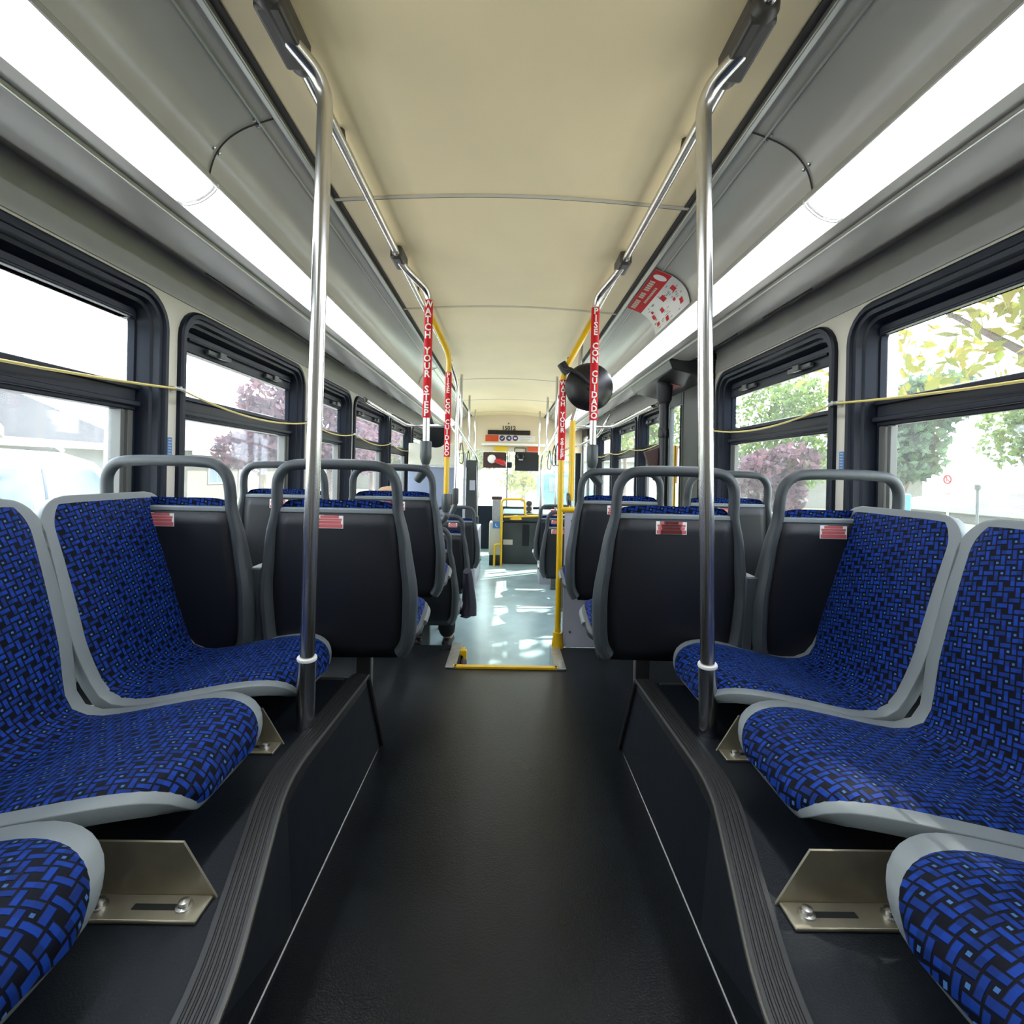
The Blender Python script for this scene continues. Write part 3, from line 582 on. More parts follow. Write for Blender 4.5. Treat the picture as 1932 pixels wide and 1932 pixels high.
# further plain poles
def steel_pole(x, y, z0, z1, label, cuff=False, r=.0145, pts=None):
    e = empty('steel_pole', (x, y, z0), 0, label, 'pole')
    MB().tube([Vector((p[0]-x, p[1]-y, p[2]-z0)) for p in fillet(pts or [(x, y, z0), (x, y, z1)], .08, 5)], r, 14).build('tube', 'steel', e)
    if cuff:
        MB().lathe((0, 0, 0), (0, 0, 1), [(.012, -.02), (.026, .01), (.026, .12), (.016, .125)], 16).build('coupling', 'fit', e)
        MB().tube([(0, 0, -.005), (-.012, 0, -.04), (-.03, 0, -.075)], [.020, .022, .018], 10).build('elbow_clamp', 'fit', e)
    return e
p = at(862, 800, Y=3.92); steel_pole(p.x, 3.92, 1.08, 2.1, 'plain steel pole above the fourth-row left aisle seat', True, pts=[(p.x, 3.92, 1.06), (p.x, 3.92, 2.02), (p.x-.07, 3.75, 2.24)])
for (px, py, Y, lab) in ((871, 726, 4.9, 'left ceiling drop pole nearest to camera, thin stainless'), (886, 760, 6.2, 'left ceiling drop pole second in line, thin stainless'), (897, 785, 7.6, 'left ceiling drop pole furthest forward, thin stainless'),
                      (1051, 727, 4.9, 'right ceiling drop pole nearest to camera, thin stainless'), (1033, 768, 6.2, 'right ceiling drop pole second in line, thin stainless'), (1018, 793, 7.6, 'right ceiling drop pole furthest forward, thin stainless')):
    p = at(px, py, Y=Y); steel_pole(p.x, Y, 1.62, 2.29, lab, r=.013)
A_ = at(860, 800, Y=4.3); B_ = at(897, 857, Y=6.6)
e = empty('handrail', (0, 0, 0), 0, 'left inner stainless handrail running forward to the driver then down', 'grab rail')
MB().tube(fillet([A_, at(880, 832, Y=5.4), B_, at(902, 872, Y=7.0), at(899, 975, Y=7.0), (at(899, 975, Y=7.0).x, 7.0, .0)], .12, 6), .0165, 14).build('rail', 'steel', e)
q = at(899, 990, Y=7.0); MB().tube([(q.x, 7.0, q.z-.12), (q.x, 7.0, q.z+.12)], .03, 14).build('coupling', 'fit', e)
e = empty('handrail', (0, 0, 0), 0, 'right inner stainless handrail running forward then down by the front door', 'grab rail')
MB().tube(fillet([at(1060, 796, Y=4.3), at(1040, 832, Y=5.5), at(1024, 855, Y=6.7), at(1021, 872, Y=7.0), at(1020, 975, Y=7.0), (at(1020, 975, Y=7.0).x, 7.0, 0)], .12, 6), .0165, 14).build('rail', 'steel', e)
q = at(1020, 975, Y=7.0); MB().tube([(q.x, 7.0, q.z-.12), (q.x, 7.0, q.z+.12)], .028, 14).build('coupling', 'fit', e)
p = at(1012, 860, Y=7.2); steel_pole(at(1049, 900, Y=6.9).x, 6.9, 0, 1.75, 'pale steel upright beside the front door, right of the windshield', r=.018)
# side handrails near the windows
e = empty('window_handrail', (0, 0, 0), 0, 'bent stainless handrail over the left middle windows', 'grab rail')
MB().tube(fillet([at(688, 752, X=-1.2), at(692, 757, X=-1.14), at(768, 803, Y=5.4), at(850, 804, Y=5.4), at(850, 804, Y=5.4)+Vector((0, .5, -.02))], .1, 6), .015, 12).build('rail', 'steel', e)
e = empty('window_handrail', (0, 0, 0), 0, 'bent stainless handrail over the right windows past the rear door', 'grab rail')
MB().tube(fillet([at(1237, 765, X=1.2), at(1229, 768, X=1.14), at(1155, 806, Y=5.0), at(1090, 806, Y=5.0), at(1090, 806, Y=5.0)+Vector((0, .5, -.02))], .1, 6), .015, 12).build('rail', 'steel', e)
e = empty('window_handrail', (0, 0, 0), 0, 'lower stainless handrail at right running forward below the bent one', 'grab rail')
MB().tube(fillet([(1.2, 5.85, 2.05), at(1130, 822, Y=5.9), at(1100, 838, Y=6.4), at(1060, 850, Y=6.5)], .1, 6), .015, 12).build('rail', 'steel', e)
# hanging straps
for i, (px, py, Y) in enumerate(((871, 832, 4.95), (884, 850, 6.0), (1046, 840, 5.4), (1037, 850, 5.9), (1052, 836, 5.0))):
    p = at(px, py, Y=Y); q = [(0, 0, .0), (-.012, 0, -.06), (-.022, 0, -.16), (-.016, 0, -.21), (.0, 0, -.225), (.016, 0, -.21), (.022, 0, -.16), (.012, 0, -.06), (0, 0, 0)]
    o = MB().tube(catmull(q, 3), .0045, 8, nrm=(0, 1, 0), ell=[.012]*25).build('hanging_strap', 'blk2'); o.location = p
    tag(o, ('black strap loop hanging from left handrail, nearer one', 'black strap loop hanging from left handrail, further one', 'black strap loop on the right handrail, middle one', 'black strap loop on the right handrail, furthest one', 'black strap loop on the right handrail, nearest one')[i], 'strap', 'hanging strap loops')

# ------------------------------------------------------------ pull cords
for s, nm, ys in ((-1, 'left', [-.3, 1.915, 3.18, 4.125, 5.405, 6.67]), (1, 'right', [-.3, 1.91, 3.09])):
    pts = []; zs = 1.625
    for a, b in zip(ys, ys[1:]):
        for k in range(12): t = k/12; pts.append((s*(WX-.035), a+(b-a)*t, zs-.05*4*t*(1-t)*min(1, (b-a)/1.2)))
    pts.append((s*(WX-.035), ys[-1], zs)); e = empty('pull_cord', (0, 0, 0), 0, 'yellow stop-request cord strung along the %s windows' % nm, 'cord')
    MB().tube(pts, .0042, 8).build('cord', 'cord', e)
    for y in ys[1:]:
        mb = MB(); mb.lathe((s*(WX-.002), y, zs+.002), (-s, 0, 0), [(.010, 0), (.008, .02), (.008, .04), (0, .042)], 12); mb.tube([(s*(WX-.035), y-.025, zs), (s*(WX-.035), y+.025, zs)], .007, 10); mb.build('cord_guide', 'alu', e)
pts = [(WX-.035, 4.1+k*.25, 1.60-.03*sin(pi*((k % 4)/4))) for k in range(13)]
tag(MB().tube(pts, .0042, 8).build('pull_cord', 'cord'), 'yellow stop-request cord along right windows past the rear door', 'cord')
for s, y in ((-1, 1.915), (1, 1.908)):
    p = MB(); p.box(*sorted((s*(WX-.0015), s*(WX-.0005))), y-.013, y+.013, 1.365, 1.44); o = p.build('info_label', 'blue', smooth=False); tag(o, 'small blue label on the %s window pillar beside the nearest window' % ('left' if s < 0 else 'right'), 'label')
    mb = MB()
    for k in range(6): mb.box(*sorted((s*(WX-.0022), s*(WX-.0015))), y-.009, y+.009, 1.375+k*.011, 1.379+k*.011)
    mb.build('printed_lines', 'part', o, smooth=False)

# ------------------------------------------------------------ rear door
e = empty('door_1', (WX, 3.57, 0), 0, kind='structure')
for k, (a, b, g0, g1) in enumerate(((-.44, -.005, -.40, -.34), (.005, .44, .045, .30))):
    mb = MB(); x0, x1 = -.03, .01
    mb.box(x0, x1, a, g0, .02, 2.02); mb.box(x0, x1, g1, b, .02, 2.02); mb.box(x0, x1, g0, g1, .02, .30); mb.box(x0, x1, g0, g1, 1.86, 2.02)
    l = mb.build('door_leaf', 'dgreen', e, bevel=.006)
    MB().box(-.012, -.006, g0, g1, .30, 1.86).build('glass_pane', 'glass', l, smooth=False)
    mb = MB(); mb.tube([(-.038, g1+.015 if k == 0 else g0-.015, z) for z in (.7, 1.85)], .006, 8); mb.build('edge_rubber', 'black', l)
MB().box(-.075, -.06, .04, .062, .80, 1.56).build('push_bar', 'yellow', e, bevel=.003)
MB().box(-.032, -.031, .09, .16, 1.28, 1.56).build('door_notice', 'orangelabel', e, smooth=False)
mb = MB(); mb.box(WX-.05, WX, 3.10, 3.125, 0, 2.06); mb.box(WX-.05, WX, 4.015, 4.04, 0, 2.06); mb.box(WX-.06, WX, 3.10, 4.04, 2.02, 2.09); struct(mb.build('door_frame_rear', 'frame', smooth=False))
e = empty('door_operator_cover', (1.12, 3.57, 2.0), 0, 'black door operator cover above the rear door with a red label', 'cover')
mb = MB(); mb.hexa([(-.13, -.50, .055), (.17, -.50, .055), (.17, .50, .055), (-.13, .50, .055)], [(-.13, -.50, .10), (.17, -.50, .10), (.17, .50, .10), (-.13, .50, .10)]); mb.hexa([(-.10, -.48, .0), (.165, -.48, -.06), (.165, .48, -.06), (-.10, .48, .0)], [(-.13, -.49, .06), (.17, -.49, .06), (.17, .49, .06), (-.13, .49, .06)]); mb.build('housing', 'black', e, bevel=.008)
MB().hexa([(.0, -.14, -.0265), (.07, -.14, -.042), (.07, .12, -.042), (.0, .12, -.0265)], [(.0, -.14, -.025), (.07, -.14, -.04), (.07, .12, -.04), (.0, .12, -.025)]).build('red_label', 'pink', e, smooth=False)
e = empty('door_post', (1.10, 3.50, 0), 0, 'thick black vertical post beside the rear door', 'post')
MB().tube([(0, 0, 0), (0, 0, 1.95)], .034, 16).build('tube', 'black', e); MB().lathe((0, 0, 1.84), (0, 0, 1), [(.036, 0), (.05, .03), (.055, .12), (.05, .2)], 16).build('top_socket', 'blk2', e); MB().lathe((0, 0, 1.60), (0, 0, 1), [(.036, 0), (.039, .01), (.039, .06), (.036, .07)], 16).build('band', 'black', e)
mb = MB(); mb.hexa([(-.13, .0, 1.50), (-.02, .0, 1.54), (-.02, .02, 1.30), (-.05, .02, 1.30)], [(-.13, .05, 1.50), (-.02, .05, 1.54), (-.02, .07, 1.30), (-.05, .07, 1.30)]); mb.build('angled_bracket', 'brown', e, bevel=.004)

# ------------------------------------------------------------ poster on the right cove
P = [(v.x, v.y+ZC) for v in catmull([(a, b, 0) for a, b in COVE], 6)]; PL = [0]
for a, b in zip(P, P[1:]): PL.append(PL[-1]+sqrt((a[0]-b[0])**2+(a[1]-b[1])**2))
def onc(t, y, off):
    d = t*PL[-1]
    for i in range(len(PL)-1):
        if PL[i+1] >= d-1e-9:
            k = (d-PL[i])/(PL[i+1]-PL[i]); x = P[i][0]+(P[i+1][0]-P[i][0])*k; z = P[i][1]+(P[i+1][1]-P[i][1])*k; dx = P[i+1][0]-P[i][0]; dz = P[i+1][1]-P[i][1]; l = sqrt(dx*dx+dz*dz); return (x+dz/l*off, y, z-dx/l*off)
PY0, PY1 = 2.27, 2.80
def pan(name, m, t0, t1, y0, y1, off, parent, nv=8, solid=0):
    mb = MB(); mb.grid(lambda u, v: onc(t0+(t1-t0)*v, y0+(y1-y0)*u, off), 1, nv); return mb.build(name, m, parent)
po = pan('route_poster', 'white', .03, .99, PY0, PY1, .0075, None, 16); q = po.modifiers.new('s', 'SOLIDIFY'); q.thickness = .0015
tag(po, 'red and white paper transit poster curved on the right cove near the light', 'poster')
pan('red_header', 'red', .03, .36, PY0, PY1, .0095, po, 6)
mb = MB()
cen = [mb.v(onc(.20, PY0+.06, .0105))]; ringv = [mb.v(onc(.20+.13*cos(2*pi*k/20), PY0+.06+.028*sin(2*pi*k/20), .0105)) for k in range(20)]
for k in range(20): mb.face([cen[0], ringv[k], ringv[(k+1) % 20]])
mb.build('oval_logo', 'white', po)
mb = MB()
for k in range(15):
    if k in (5, 9): continue
    y = PY0+.115+k*.026; mb.grid(lambda u, v, y=y: onc(.08+.10*v, y+.019*u, .0106), 1, 2)
for k in range(10): y = PY0+.17+k*.022; mb.grid(lambda u, v, y=y: onc(.245+.05*v, y+.016*u, .0106), 1, 1)
mb.build('title_print', 'beige', po)
mb = MB(); mk = MB()
for (t, y, a, b) in ((.47, .06, .11, .045), (.45, .20, .12, .055), (.66, .13, .06, .03), (.76, .06, .11, .04), (.62, .30, .10, .045), (.52, .42, .06, .03), (.60, .44, .10, .04), (.84, .28, .10, .04), (.80, .42, .08, .045)):
    rb = MB(); rb.grid(lambda u, v: onc(t+a*v, PY0+y+b*u, .0102), 1, 3); rb.build('red_block', 'red', po)
for i in range(44):
    t = random.uniform(.40, .93); y = random.uniform(.03, .48); mk.grid(lambda u, v: onc(t+.012*v, PY0+y+random.choice((.02, .03))*u, .0098), 1, 1)
tag(mk.build('fine_print', 'fit', po), kind='stuff')
sc = SC

# ------------------------------------------------------------ front of the bus
def px_panel(name, m, x0, y0, x1, y1, Y, th=.02, parent=None, bevel=0):
    a = at(x0, y0, Y=Y); b = at(x1, y1, Y=Y); return MB().box(a.x, b.x, Y, Y+th, b.z, a.z).build(name, m, parent, bevel=bevel, smooth=bool(bevel))
FY = 8.5
hd = struct(MB().box(-.95, .95, FY, FY+.05, 1.72, 2.40).build('wall_front_header', 'header', smooth=False))
mb = MB()
for s in (-1, 1): mb.box(*sorted((s*.62, s*1.29)), 8.55, 8.60, 1.70, 2.42)
struct(mb.build('wall_front_corners', 'header', smooth=False))
c = at(960, 808, Y=FY-.003); mb = MB(); add_text(mb, '15012', .095, lambda p: (c.x+p.x, c.y, c.z+p.y), bold=.004); tag(mb.build('fleet_number', 'fit', smooth=False), 'dark fleet number 15012 on the cream front header', 'number')
c = at(960, 799, Y=FY); tag(MB().lathe((c.x, c.y, c.z), (0, -1, 0), [(.012, 0), (.012, .01), (0, .014)], 12).build('header_sensor', 'fit'), 'tiny dark sensor dot above the fleet number', 'sensor')
tag(px_panel('next_stop_display', 'display', 920.5, 811, 1000.5, 821, FY-.03, .03, bevel=.004), 'long black unlit message display on the front header', 'display')
tag(px_panel('orange_notice', 'orange', 916, 820.5, 940.5, 833, FY-.006, .005), 'orange rectangular sticker left of the purple icons', 'sticker')
o = tag(px_panel('icon_notice', 'white', 941, 821.5, 1010, 834, FY-.005, .004), 'white strip sign with three purple round icons', 'sign')
for k, px in enumerate((947.5, 960.2, 972.2)):
    c = at(px, 826.8, Y=FY-.006); ic = MB().lathe((c.x, c.y, c.z), (0, -1, 0), [(.048, 0), (.048, .002), (0, .002)], 24).build('round_icon', 'purple', o)
    mb = MB()
    if k == 0: mb.tube([(c.x-.022, c.y-.004, c.z), (c.x-.006, c.y-.004, c.z-.018), (c.x+.025, c.y-.004, c.z+.022)], .006, 6)
    elif k == 1: mb.hexa([(c.x+.02, c.y-.004, c.z-.024), (c.x+.02, c.y-.004, c.z+.024), (c.x-.02, c.y-.004, c.z+.004), (c.x-.02, c.y-.004, c.z-.004)], [(c.x+.02, c.y-.006, c.z-.024), (c.x+.02, c.y-.006, c.z+.024), (c.x-.02, c.y-.006, c.z+.004), (c.x-.02, c.y-.006, c.z-.004)])
    else: mb.box(c.x-.024, c.x+.024, c.y-.006, c.y-.003, c.z-.014, c.z+.014)
    mb.build('pictogram', 'white', ic)
mb = MB()
for k in range(3):
    a = at(982, 824.5+k*3.4, Y=FY-.006); mb.box(a.x, a.x+.19-.03*k, a.y-.0005, a.y, a.z-.008, a.z)
mb.build('small_print', 'alu', o, smooth=False)
tag(px_panel('header_light_bar', 'white', 908, 835, 1030, 842, 8.3, .14, bevel=.01), 'pale horizontal bar running across below the front header', 'bar')
lp = struct(px_panel('wall_front_lower_header', 'header', 912, 842, 1018, 853.5, 8.46, .05))
tag(px_panel('yellow_notice', 'ysticker', 933, 841.5, 957, 851.5, 8.44, .004), 'yellow sticker over the left sun visor', 'sticker')
tag(px_panel('orange_notice', 'orange', 995, 843, 1016.5, 852, 8.44, .004), 'orange sticker at the right end of the lower front panel', 'sticker')
a = at(971, 845, Y=8.44); tag(MB().tube(fillet([(a.x, a.y, a.z-.08), (a.x, a.y, a.z), (a.x+.19, a.y, a.z), (a.x+.19, a.y, a.z-.08)], .02, 3), .008, 8).build('grab_handle', 'fit'), 'small dark grab handle between the yellow and orange stickers', 'handle')
tag(px_panel('sun_visor', 'brown', 912, 852.5, 955, 883.5, 8.42, .04, bevel=.006), 'dark left sun visor above the windshield', 'sun visor')
tag(px_panel('sun_visor', 'blk2', 972, 852.5, 1016, 889, 8.42, .04, bevel=.006), 'dark right sun visor above the windshield', 'sun visor')
c = at(983, 860, Y=8.38); e = empty('dome_speaker', c, 0, 'black dome fitting in front of right sun visor', 'camera dome'); MB().lathe((0, 0, 0), (0, 0, -1), [(.06, -.03), (.075, 0), (.05, .05), (0, .07)], 20).build('dome', 'black', e); MB().lathe((0, -.02, -.062), (0, 0, -1), [(.045, 0), (.03, .012), (0, .015)], 16).build('lens', 'white', e)
# things hanging at the mirror
c = at(928, 866, Y=8.37); mb = MB(); mb.lathe(c, (0, 1, .15), [(0, -.03), (.05, -.025), (.075, 0), (.05, .02), (0, .025)], 10); tag(mb.build('white_plush', 'white', bevel=0), 'white rounded hanging item at the left sun visor', 'ornament')
c = at(943, 873, Y=8.36); mb = MB(); mb.tube([(c.x-.09, c.y, c.z+.02), (c.x-.03, c.y, c.z+.03), (c.x+.05, c.y, c.z), (c.x+.10, c.y, c.z-.03)], [.02, .045, .045, .015], 12); tag(mb.build('red_pouch', 'redcar'), 'bright red rounded item beside the white one at visor', 'ornament')
e = empty('rearview_mirror', at(961, 872, Y=8.47), 0, 'interior driver mirror bracket hanging in the windshield centre', 'mirror'); MB().tube([(0, 0, 0), (.0, 0, .22)], .012, 8).build('stem', 'alu', e); MB().box(-.045, .045, -.02, .02, -.10, .0).build('mirror_body', 'black', e, bevel=.01)
# windshield
e = empty('window_12', (0, 8.75, .6), 0, kind='structure')
MB().box(-1.2, 1.2, 0, .006, .15, 1.35).build('windshield_pane', 'wshield', e, smooth=False)
a = at(957, 885, Y=8.75); MB().box(a.x-.014, a.x+.014, -.02, .03, .1, 1.35).build('centre_bar', 'alu', e)
mb = MB(); mb.box(-1.29, -1.2, -.03, .03, -.6, 1.8); mb.box(1.2, 1.29, -.03, .03, -.6, 1.8); mb.box(-1.29, 1.29, -.03, .03, -.6, .15); mb.box(-1.29, 1.29, -.03, .03, 1.33, 1.8); mb.build('frame', 'frame', e, smooth=False)
# dash, farebox and yellow loop
e = empty('dashboard', (.35, 7.6, 0), 0, 'dark green-grey dashboard and wheel box across the front of the aisle', 'dashboard')
a = at(948, 985, Y=7.3); MB().box(a.x-.35, .85, -.3, .6, 0, .62).build('lower_box', 'dgreen', e, bevel=.02)
MB().box(a.x-.35, .85, -.33, .7, .62, .74).build('top_box', 'dgreen', e, bevel=.03)
p0 = at(949, 1018, Y=7.29); p1 = at(967, 1028, Y=7.29); MB().box(p0.x-.35, p1.x-.35, -.315, -.30, p1.z, p0.z).build('vent_grille', 'beige', e, bevel=.004)
p0 = at(986, 990, Y=7.29); p1 = at(998, 1030, Y=7.29); MB().box(p0.x-.35, p1.x-.35, -.308, -.30, p1.z, p0.z).build('dark_slot', 'black', e)
c = at(973, 980, Y=7.26); MB().lathe((c.x-.35, -.34, c.z), (0, 0, 1), [(.09, 0), (.08, .03), (.03, .06), (0, .06)], 20).build('yellow_knob', 'yellow', e)
e = empty('farebox_stand', (at(935, 1015, Y=7.15).x, 7.15, 0), 0, 'pale beige fare box cabinet beside the yellow loop rail', 'farebox')
a = at(923, 985, Y=7.15); b = at(947, 1048, Y=7.15); ex = e.location.x
MB().box(a.x-ex, b.x-ex, 0, .25, b.z, a.z).build('cabinet', 'beige', e, bevel=.02)
MB().box(a.x-ex+.01, b.x-ex-.02, .02, .23, .0, b.z).build('foot', 'black', e)
a = at(929, 940, Y=7.15); b = at(945, 985, Y=7.15); MB().box(a.x-ex, b.x-ex, .05, .25, b.z, a.z).build('fare_head', 'alu', e, bevel=.01); MB().box(a.x-ex-.01, b.x-ex+.01, .04, .26, a.z-.02, a.z+.02).build('head_top', 'brown', e, bevel=.005)
a = at(930, 984, Y=7.14); b = at(943, 997, Y=7.14); w_ = MB().box(a.x-ex, b.x-ex, -.012, -.008, b.z, a.z).build('accessibility_sticker', 'blue', e, smooth=False)
MB().tube([((a.x+b.x)/2-ex-.01, -.015, a.z-.03), ((a.x+b.x)/2-ex-.01, -.015, a.z-.06), ((a.x+b.x)/2-ex+.015, -.015, a.z-.075)], .005, 6).build('pictogram', 'white', w_)
e = empty('yellow_loop_rail', (0, 7.1, 0), 0, 'yellow looped grab rail in front of the dashboard', 'grab rail')
f_ = lambda px, py: at(px, py, Y=7.1)-Vector((0, 7.1, 0))
MB().tube(fillet([(f_(945, 1066).x, 0, 0), f_(947, 942), f_(990, 942), f_(990, 974), f_(1016, 974)], .06, 6), .016, 12).build('loop', 'yellow', e)
MB().tube(fillet([(f_(932, 1066).x, 0, 0), f_(933, 1027), f_(945, 1027)], .06, 6), .016, 12).build('low_loop', 'yellow', e)
MB().tube([f_(950, 975), f_(1016, 974)], .014, 12).build('cross_rail', 'yellow', e)
p0 = f_(950, 948); p1 = f_(987, 972); MB().box(p0.x, p1.x, .02, .03, p1.z, p0.z).build('clear_sheet', 'glass', e, smooth=False)
e = empty('stacked_gauges', at(998, 960, Y=7.5), 0, 'white instrument pod with three round dark gauges right of yellow loop', 'instrument'); MB().box(-.06, .06, 0, .05, -.12, .12).build('pod', 'white', e, bevel=.02)
for z in (.08, .0, -.08): MB().lathe((0, -.004, z), (0, -1, 0), [(.042, 0), (.04, .008), (0, .01)], 18).build('gauge', 'fitm', e)
# left bulkhead and driver partition
e = empty('equipment_bulkhead', (-.9, 6.3, 0), 0, 'blue-grey bulkhead with pale cabinet above at the left front', 'bulkhead')
a = at(800, 878, Y=6.3); b = at(852, 1010, Y=6.3); MB().box(a.x+.9-.2, b.x+.9+.02, 0, .04, .35, a.z-.02).build('panel', 'gblue', e, bevel=.005)
MB().box(a.x+.9-.2, at(858, 870, Y=6.3).x+.9, 0, .35, a.z, a.z+.28).build('upper_cabinet', 'beige', e, bevel=.01)
MB().box(a.x+.9-.2, at(858, 870, Y=6.3).x+.9, -.012, 0, a.z-.02, a.z+.005).build('edge_strip', 'alu', e)
a = at(851, 940, Y=6.28); MB().box(a.x+.9-.03, a.x+.9+.03, -.03, 0, a.z-.18, a.z+.05).build('red_box', 'brown', e, bevel=.005)
e = empty('driver_partition', (at(890, 930, Y=6.9).x, 6.9, 0), 0, 'dark driver partition panel with a paper notice, left front', 'partition'); ex = e.location.x
a = at(880, 868, Y=6.9); b = at(900, 985, Y=6.9); MB().box(a.x-ex, b.x-ex-.02, 0, .03, .0, a.z).build('panel', 'dgreen', e); MB().box(a.x-ex-.04, a.x-ex-.005, -.01, .04, 0, a.z+.1).build('post', 'part', e, bevel=.005)
a = at(886, 906, Y=6.89); b = at(896, 925, Y=6.89); MB().box(a.x-ex, b.x-ex, -.006, -.002, b.z, a.z).build('paper_notice', 'part', e, smooth=False)
c = at(822, 822, Y=5.9); tag(MB().tube([c, c+Vector((-.12, .02, .36))], .02, 8).lathe(c, (.2, -1, -.3), [(0, -.06), (.09, -.05), (.14, 0), (.14, .03), (0, .05)], 24).build('dark_dome_mirror', 'black'), 'dark rounded housing under the left cove near the bent handrail', 'housing')
# front wheel boxes
slab('floor_wheel_box_left', 'part', -WX, -.34, 5.6, 6.9, 0, .62); slab('floor_wheel_box_right', 'part', .42, WX, 6.0, 6.5, 0, .5)
# front door
e = empty('door_2', (WX, 7.85, 0), 0, kind='structure')
for a, b in ((-.62, -.01), (.01, .62)):
    mb = MB(); mb.box(-.02, .01, a, a+.05, 0, 2.05); mb.box(-.02, .01, b-.05, b, 0, 2.05); mb.box(-.02, .01, a, b, 0, .12); mb.box(-.02, .01, a, b, 1.95, 2.08); l = mb.build('door_leaf', 'frame', e); MB().box(-.008, -.003, a+.05, b-.05, .12, 1.95).build('glass_pane', 'glass', l, smooth=False)

# ------------------------------------------------------------ passenger on the third-row left seat
def skin_chain(name, m, verts, edges, radii, parent=None, sub=2):
    me = bpy.data.meshes.new(name); me.from_pydata([Vector(v) for v in verts], edges, []); me.materials.append(K[m]); o = bpy.data.objects.new(name, me); COL.objects.link(o)
    sk_ = o.modifiers.new('k', 'SKIN'); sl = me.skin_vertices[0].data
    for i, r in enumerate(radii): sl[i].radius = (r, r) if not isinstance(r, tuple) else r
    sl[0].use_root = True; q = o.modifiers.new('u', 'SUBSURF'); q.levels = sub; q.render_levels = sub; sk_.use_smooth_shade = True
    if parent: o.parent = parent
    return o
pe = empty('person', (-.55, 3.28, 0), 0, 'person seated in left third row, back to camera, black trousers, sandy hair', 'person')
V = [(0, 0, .56), (-.04, .0, .72), (-.12, .01, .86), (-.15, .02, .96), (-.20, .03, 1.03), (-.23, .045, 1.11), (.10, .06, .53), (.12, .38, .54), (.125, .50, .10), (.125, .60, .05), (-.09, .08, .53), (-.08, .40, .54), (-.09, .50, .10), (-.09, .60, .05),
     (.03, .02, .90), (.10, .10, .72), (.08, .28, .64), (-.29, .03, .88), (-.33, .10, .72), (-.22, .28, .64)]
E2 = [(0, 1), (1, 2), (2, 3), (3, 4), (4, 5), (0, 6), (6, 7), (7, 8), (8, 9), (0, 10), (10, 11), (11, 12), (12, 13), (2, 14), (14, 15), (15, 16), (2, 17), (17, 18), (18, 19)]
skin_chain('body', 'skin', V, E2, [.13, .12, .14, .06, .055, .085, .085, .062, .045, .035, .085, .062, .045, .035, .055, .042, .032, .055, .042, .032], pe)
skin_chain('jacket', 'jacket', [V[0], V[1], V[2], V[14], V[15], (.085, .25, .65), V[17], V[18], (-.24, .25, .65)], [(0, 1), (1, 2), (2, 3), (3, 4), (4, 5), (2, 6), (6, 7), (7, 8)], [.15, .145, .16, .072, .055, .045, .072, .055, .045], pe)
skin_chain('trousers', 'trouser', [(0, 0, .55), V[6], V[7], (.125, .495, .085), V[10], V[11], (-.09, .495, .085)], [(0, 1), (1, 2), (2, 3), (0, 4), (4, 5), (5, 6)], [.145, .098, .080, .066, .098, .080, .066], pe)
for x in (.125, -.09):
    mb = MB(); mb.rings([[(x+cos(2*pi*k/14)*w_, y, .035+z+sin(2*pi*k/14)*h_) for k in range(14)] for y, w_, h_, z in ((.44, .02, .02, .0), (.46, .036, .034, .005), (.54, .04, .04, .01), (.62, .044, .03, -.003), (.68, .034, .022, -.008), (.70, .01, .01, -.01))], cap=True); mb.build('shoe', 'shoe', pe)
mb = MB(); mb.lathe((-.23, .05, 1.125), (-.15, .1, 1), [(0, -.05), (.07, -.045), (.094, -.01), (.096, .03), (.082, .072), (.045, .098), (0, .104)], 24); mb.build('hair', 'hair', pe)
mb = MB(); mb.lathe((-.22, .13, 1.10), (0, 1, -.1), [(.016, -.02), (.014, .0), (.008, .016), (0, .02)], 10); mb.build('nose', 'skin', pe)
mb = MB(); q = catmull([(-.27, 3.60, .62), (-.262, 3.62, .50), (-.255, 3.63, .38), (-.262, 3.62, .30)], 4)
mb.tube(q, [.03+.035*k/(len(q)-1) for k in range(len(q))], 10, ell=[.06+.05*k/(len(q)-1) for k in range(len(q))]); o = mb.build('draped_coat', 'jacket'); tag(o, 'dark coat with plum lining draped over the aisle edge of third-row left seat', 'coat')
MB().tube([(-.262, 3.62, .31), (-.25, 3.62, .285)], [.062, .03], 10).build('lining', 'lining', o)

# ============================================================ OUTSIDE
GZ = -.38
struct(MB().box(-90, 90, -40, 140, GZ-.2, GZ).build('ground', 'asphalt', smooth=False))
for s, a, b in ((-1, -60, -6.2), (1, 3.2, 70)): struct(MB().box(a, b, -30, 110, GZ, GZ+.06).build('ground_lawn_left' if s < 0 else 'ground_lawn_right', 'grass', smooth=False))
struct(MB().box(3.2, 4.8, -30, 110, GZ+.05, GZ+.09).build('ground_sidewalk', 'conc', smooth=False))
struct(MB().box(-7.6, -6.2, -30, 110, GZ+.05, GZ+.09).build('ground_sidewalk_left', 'conc', smooth=False))
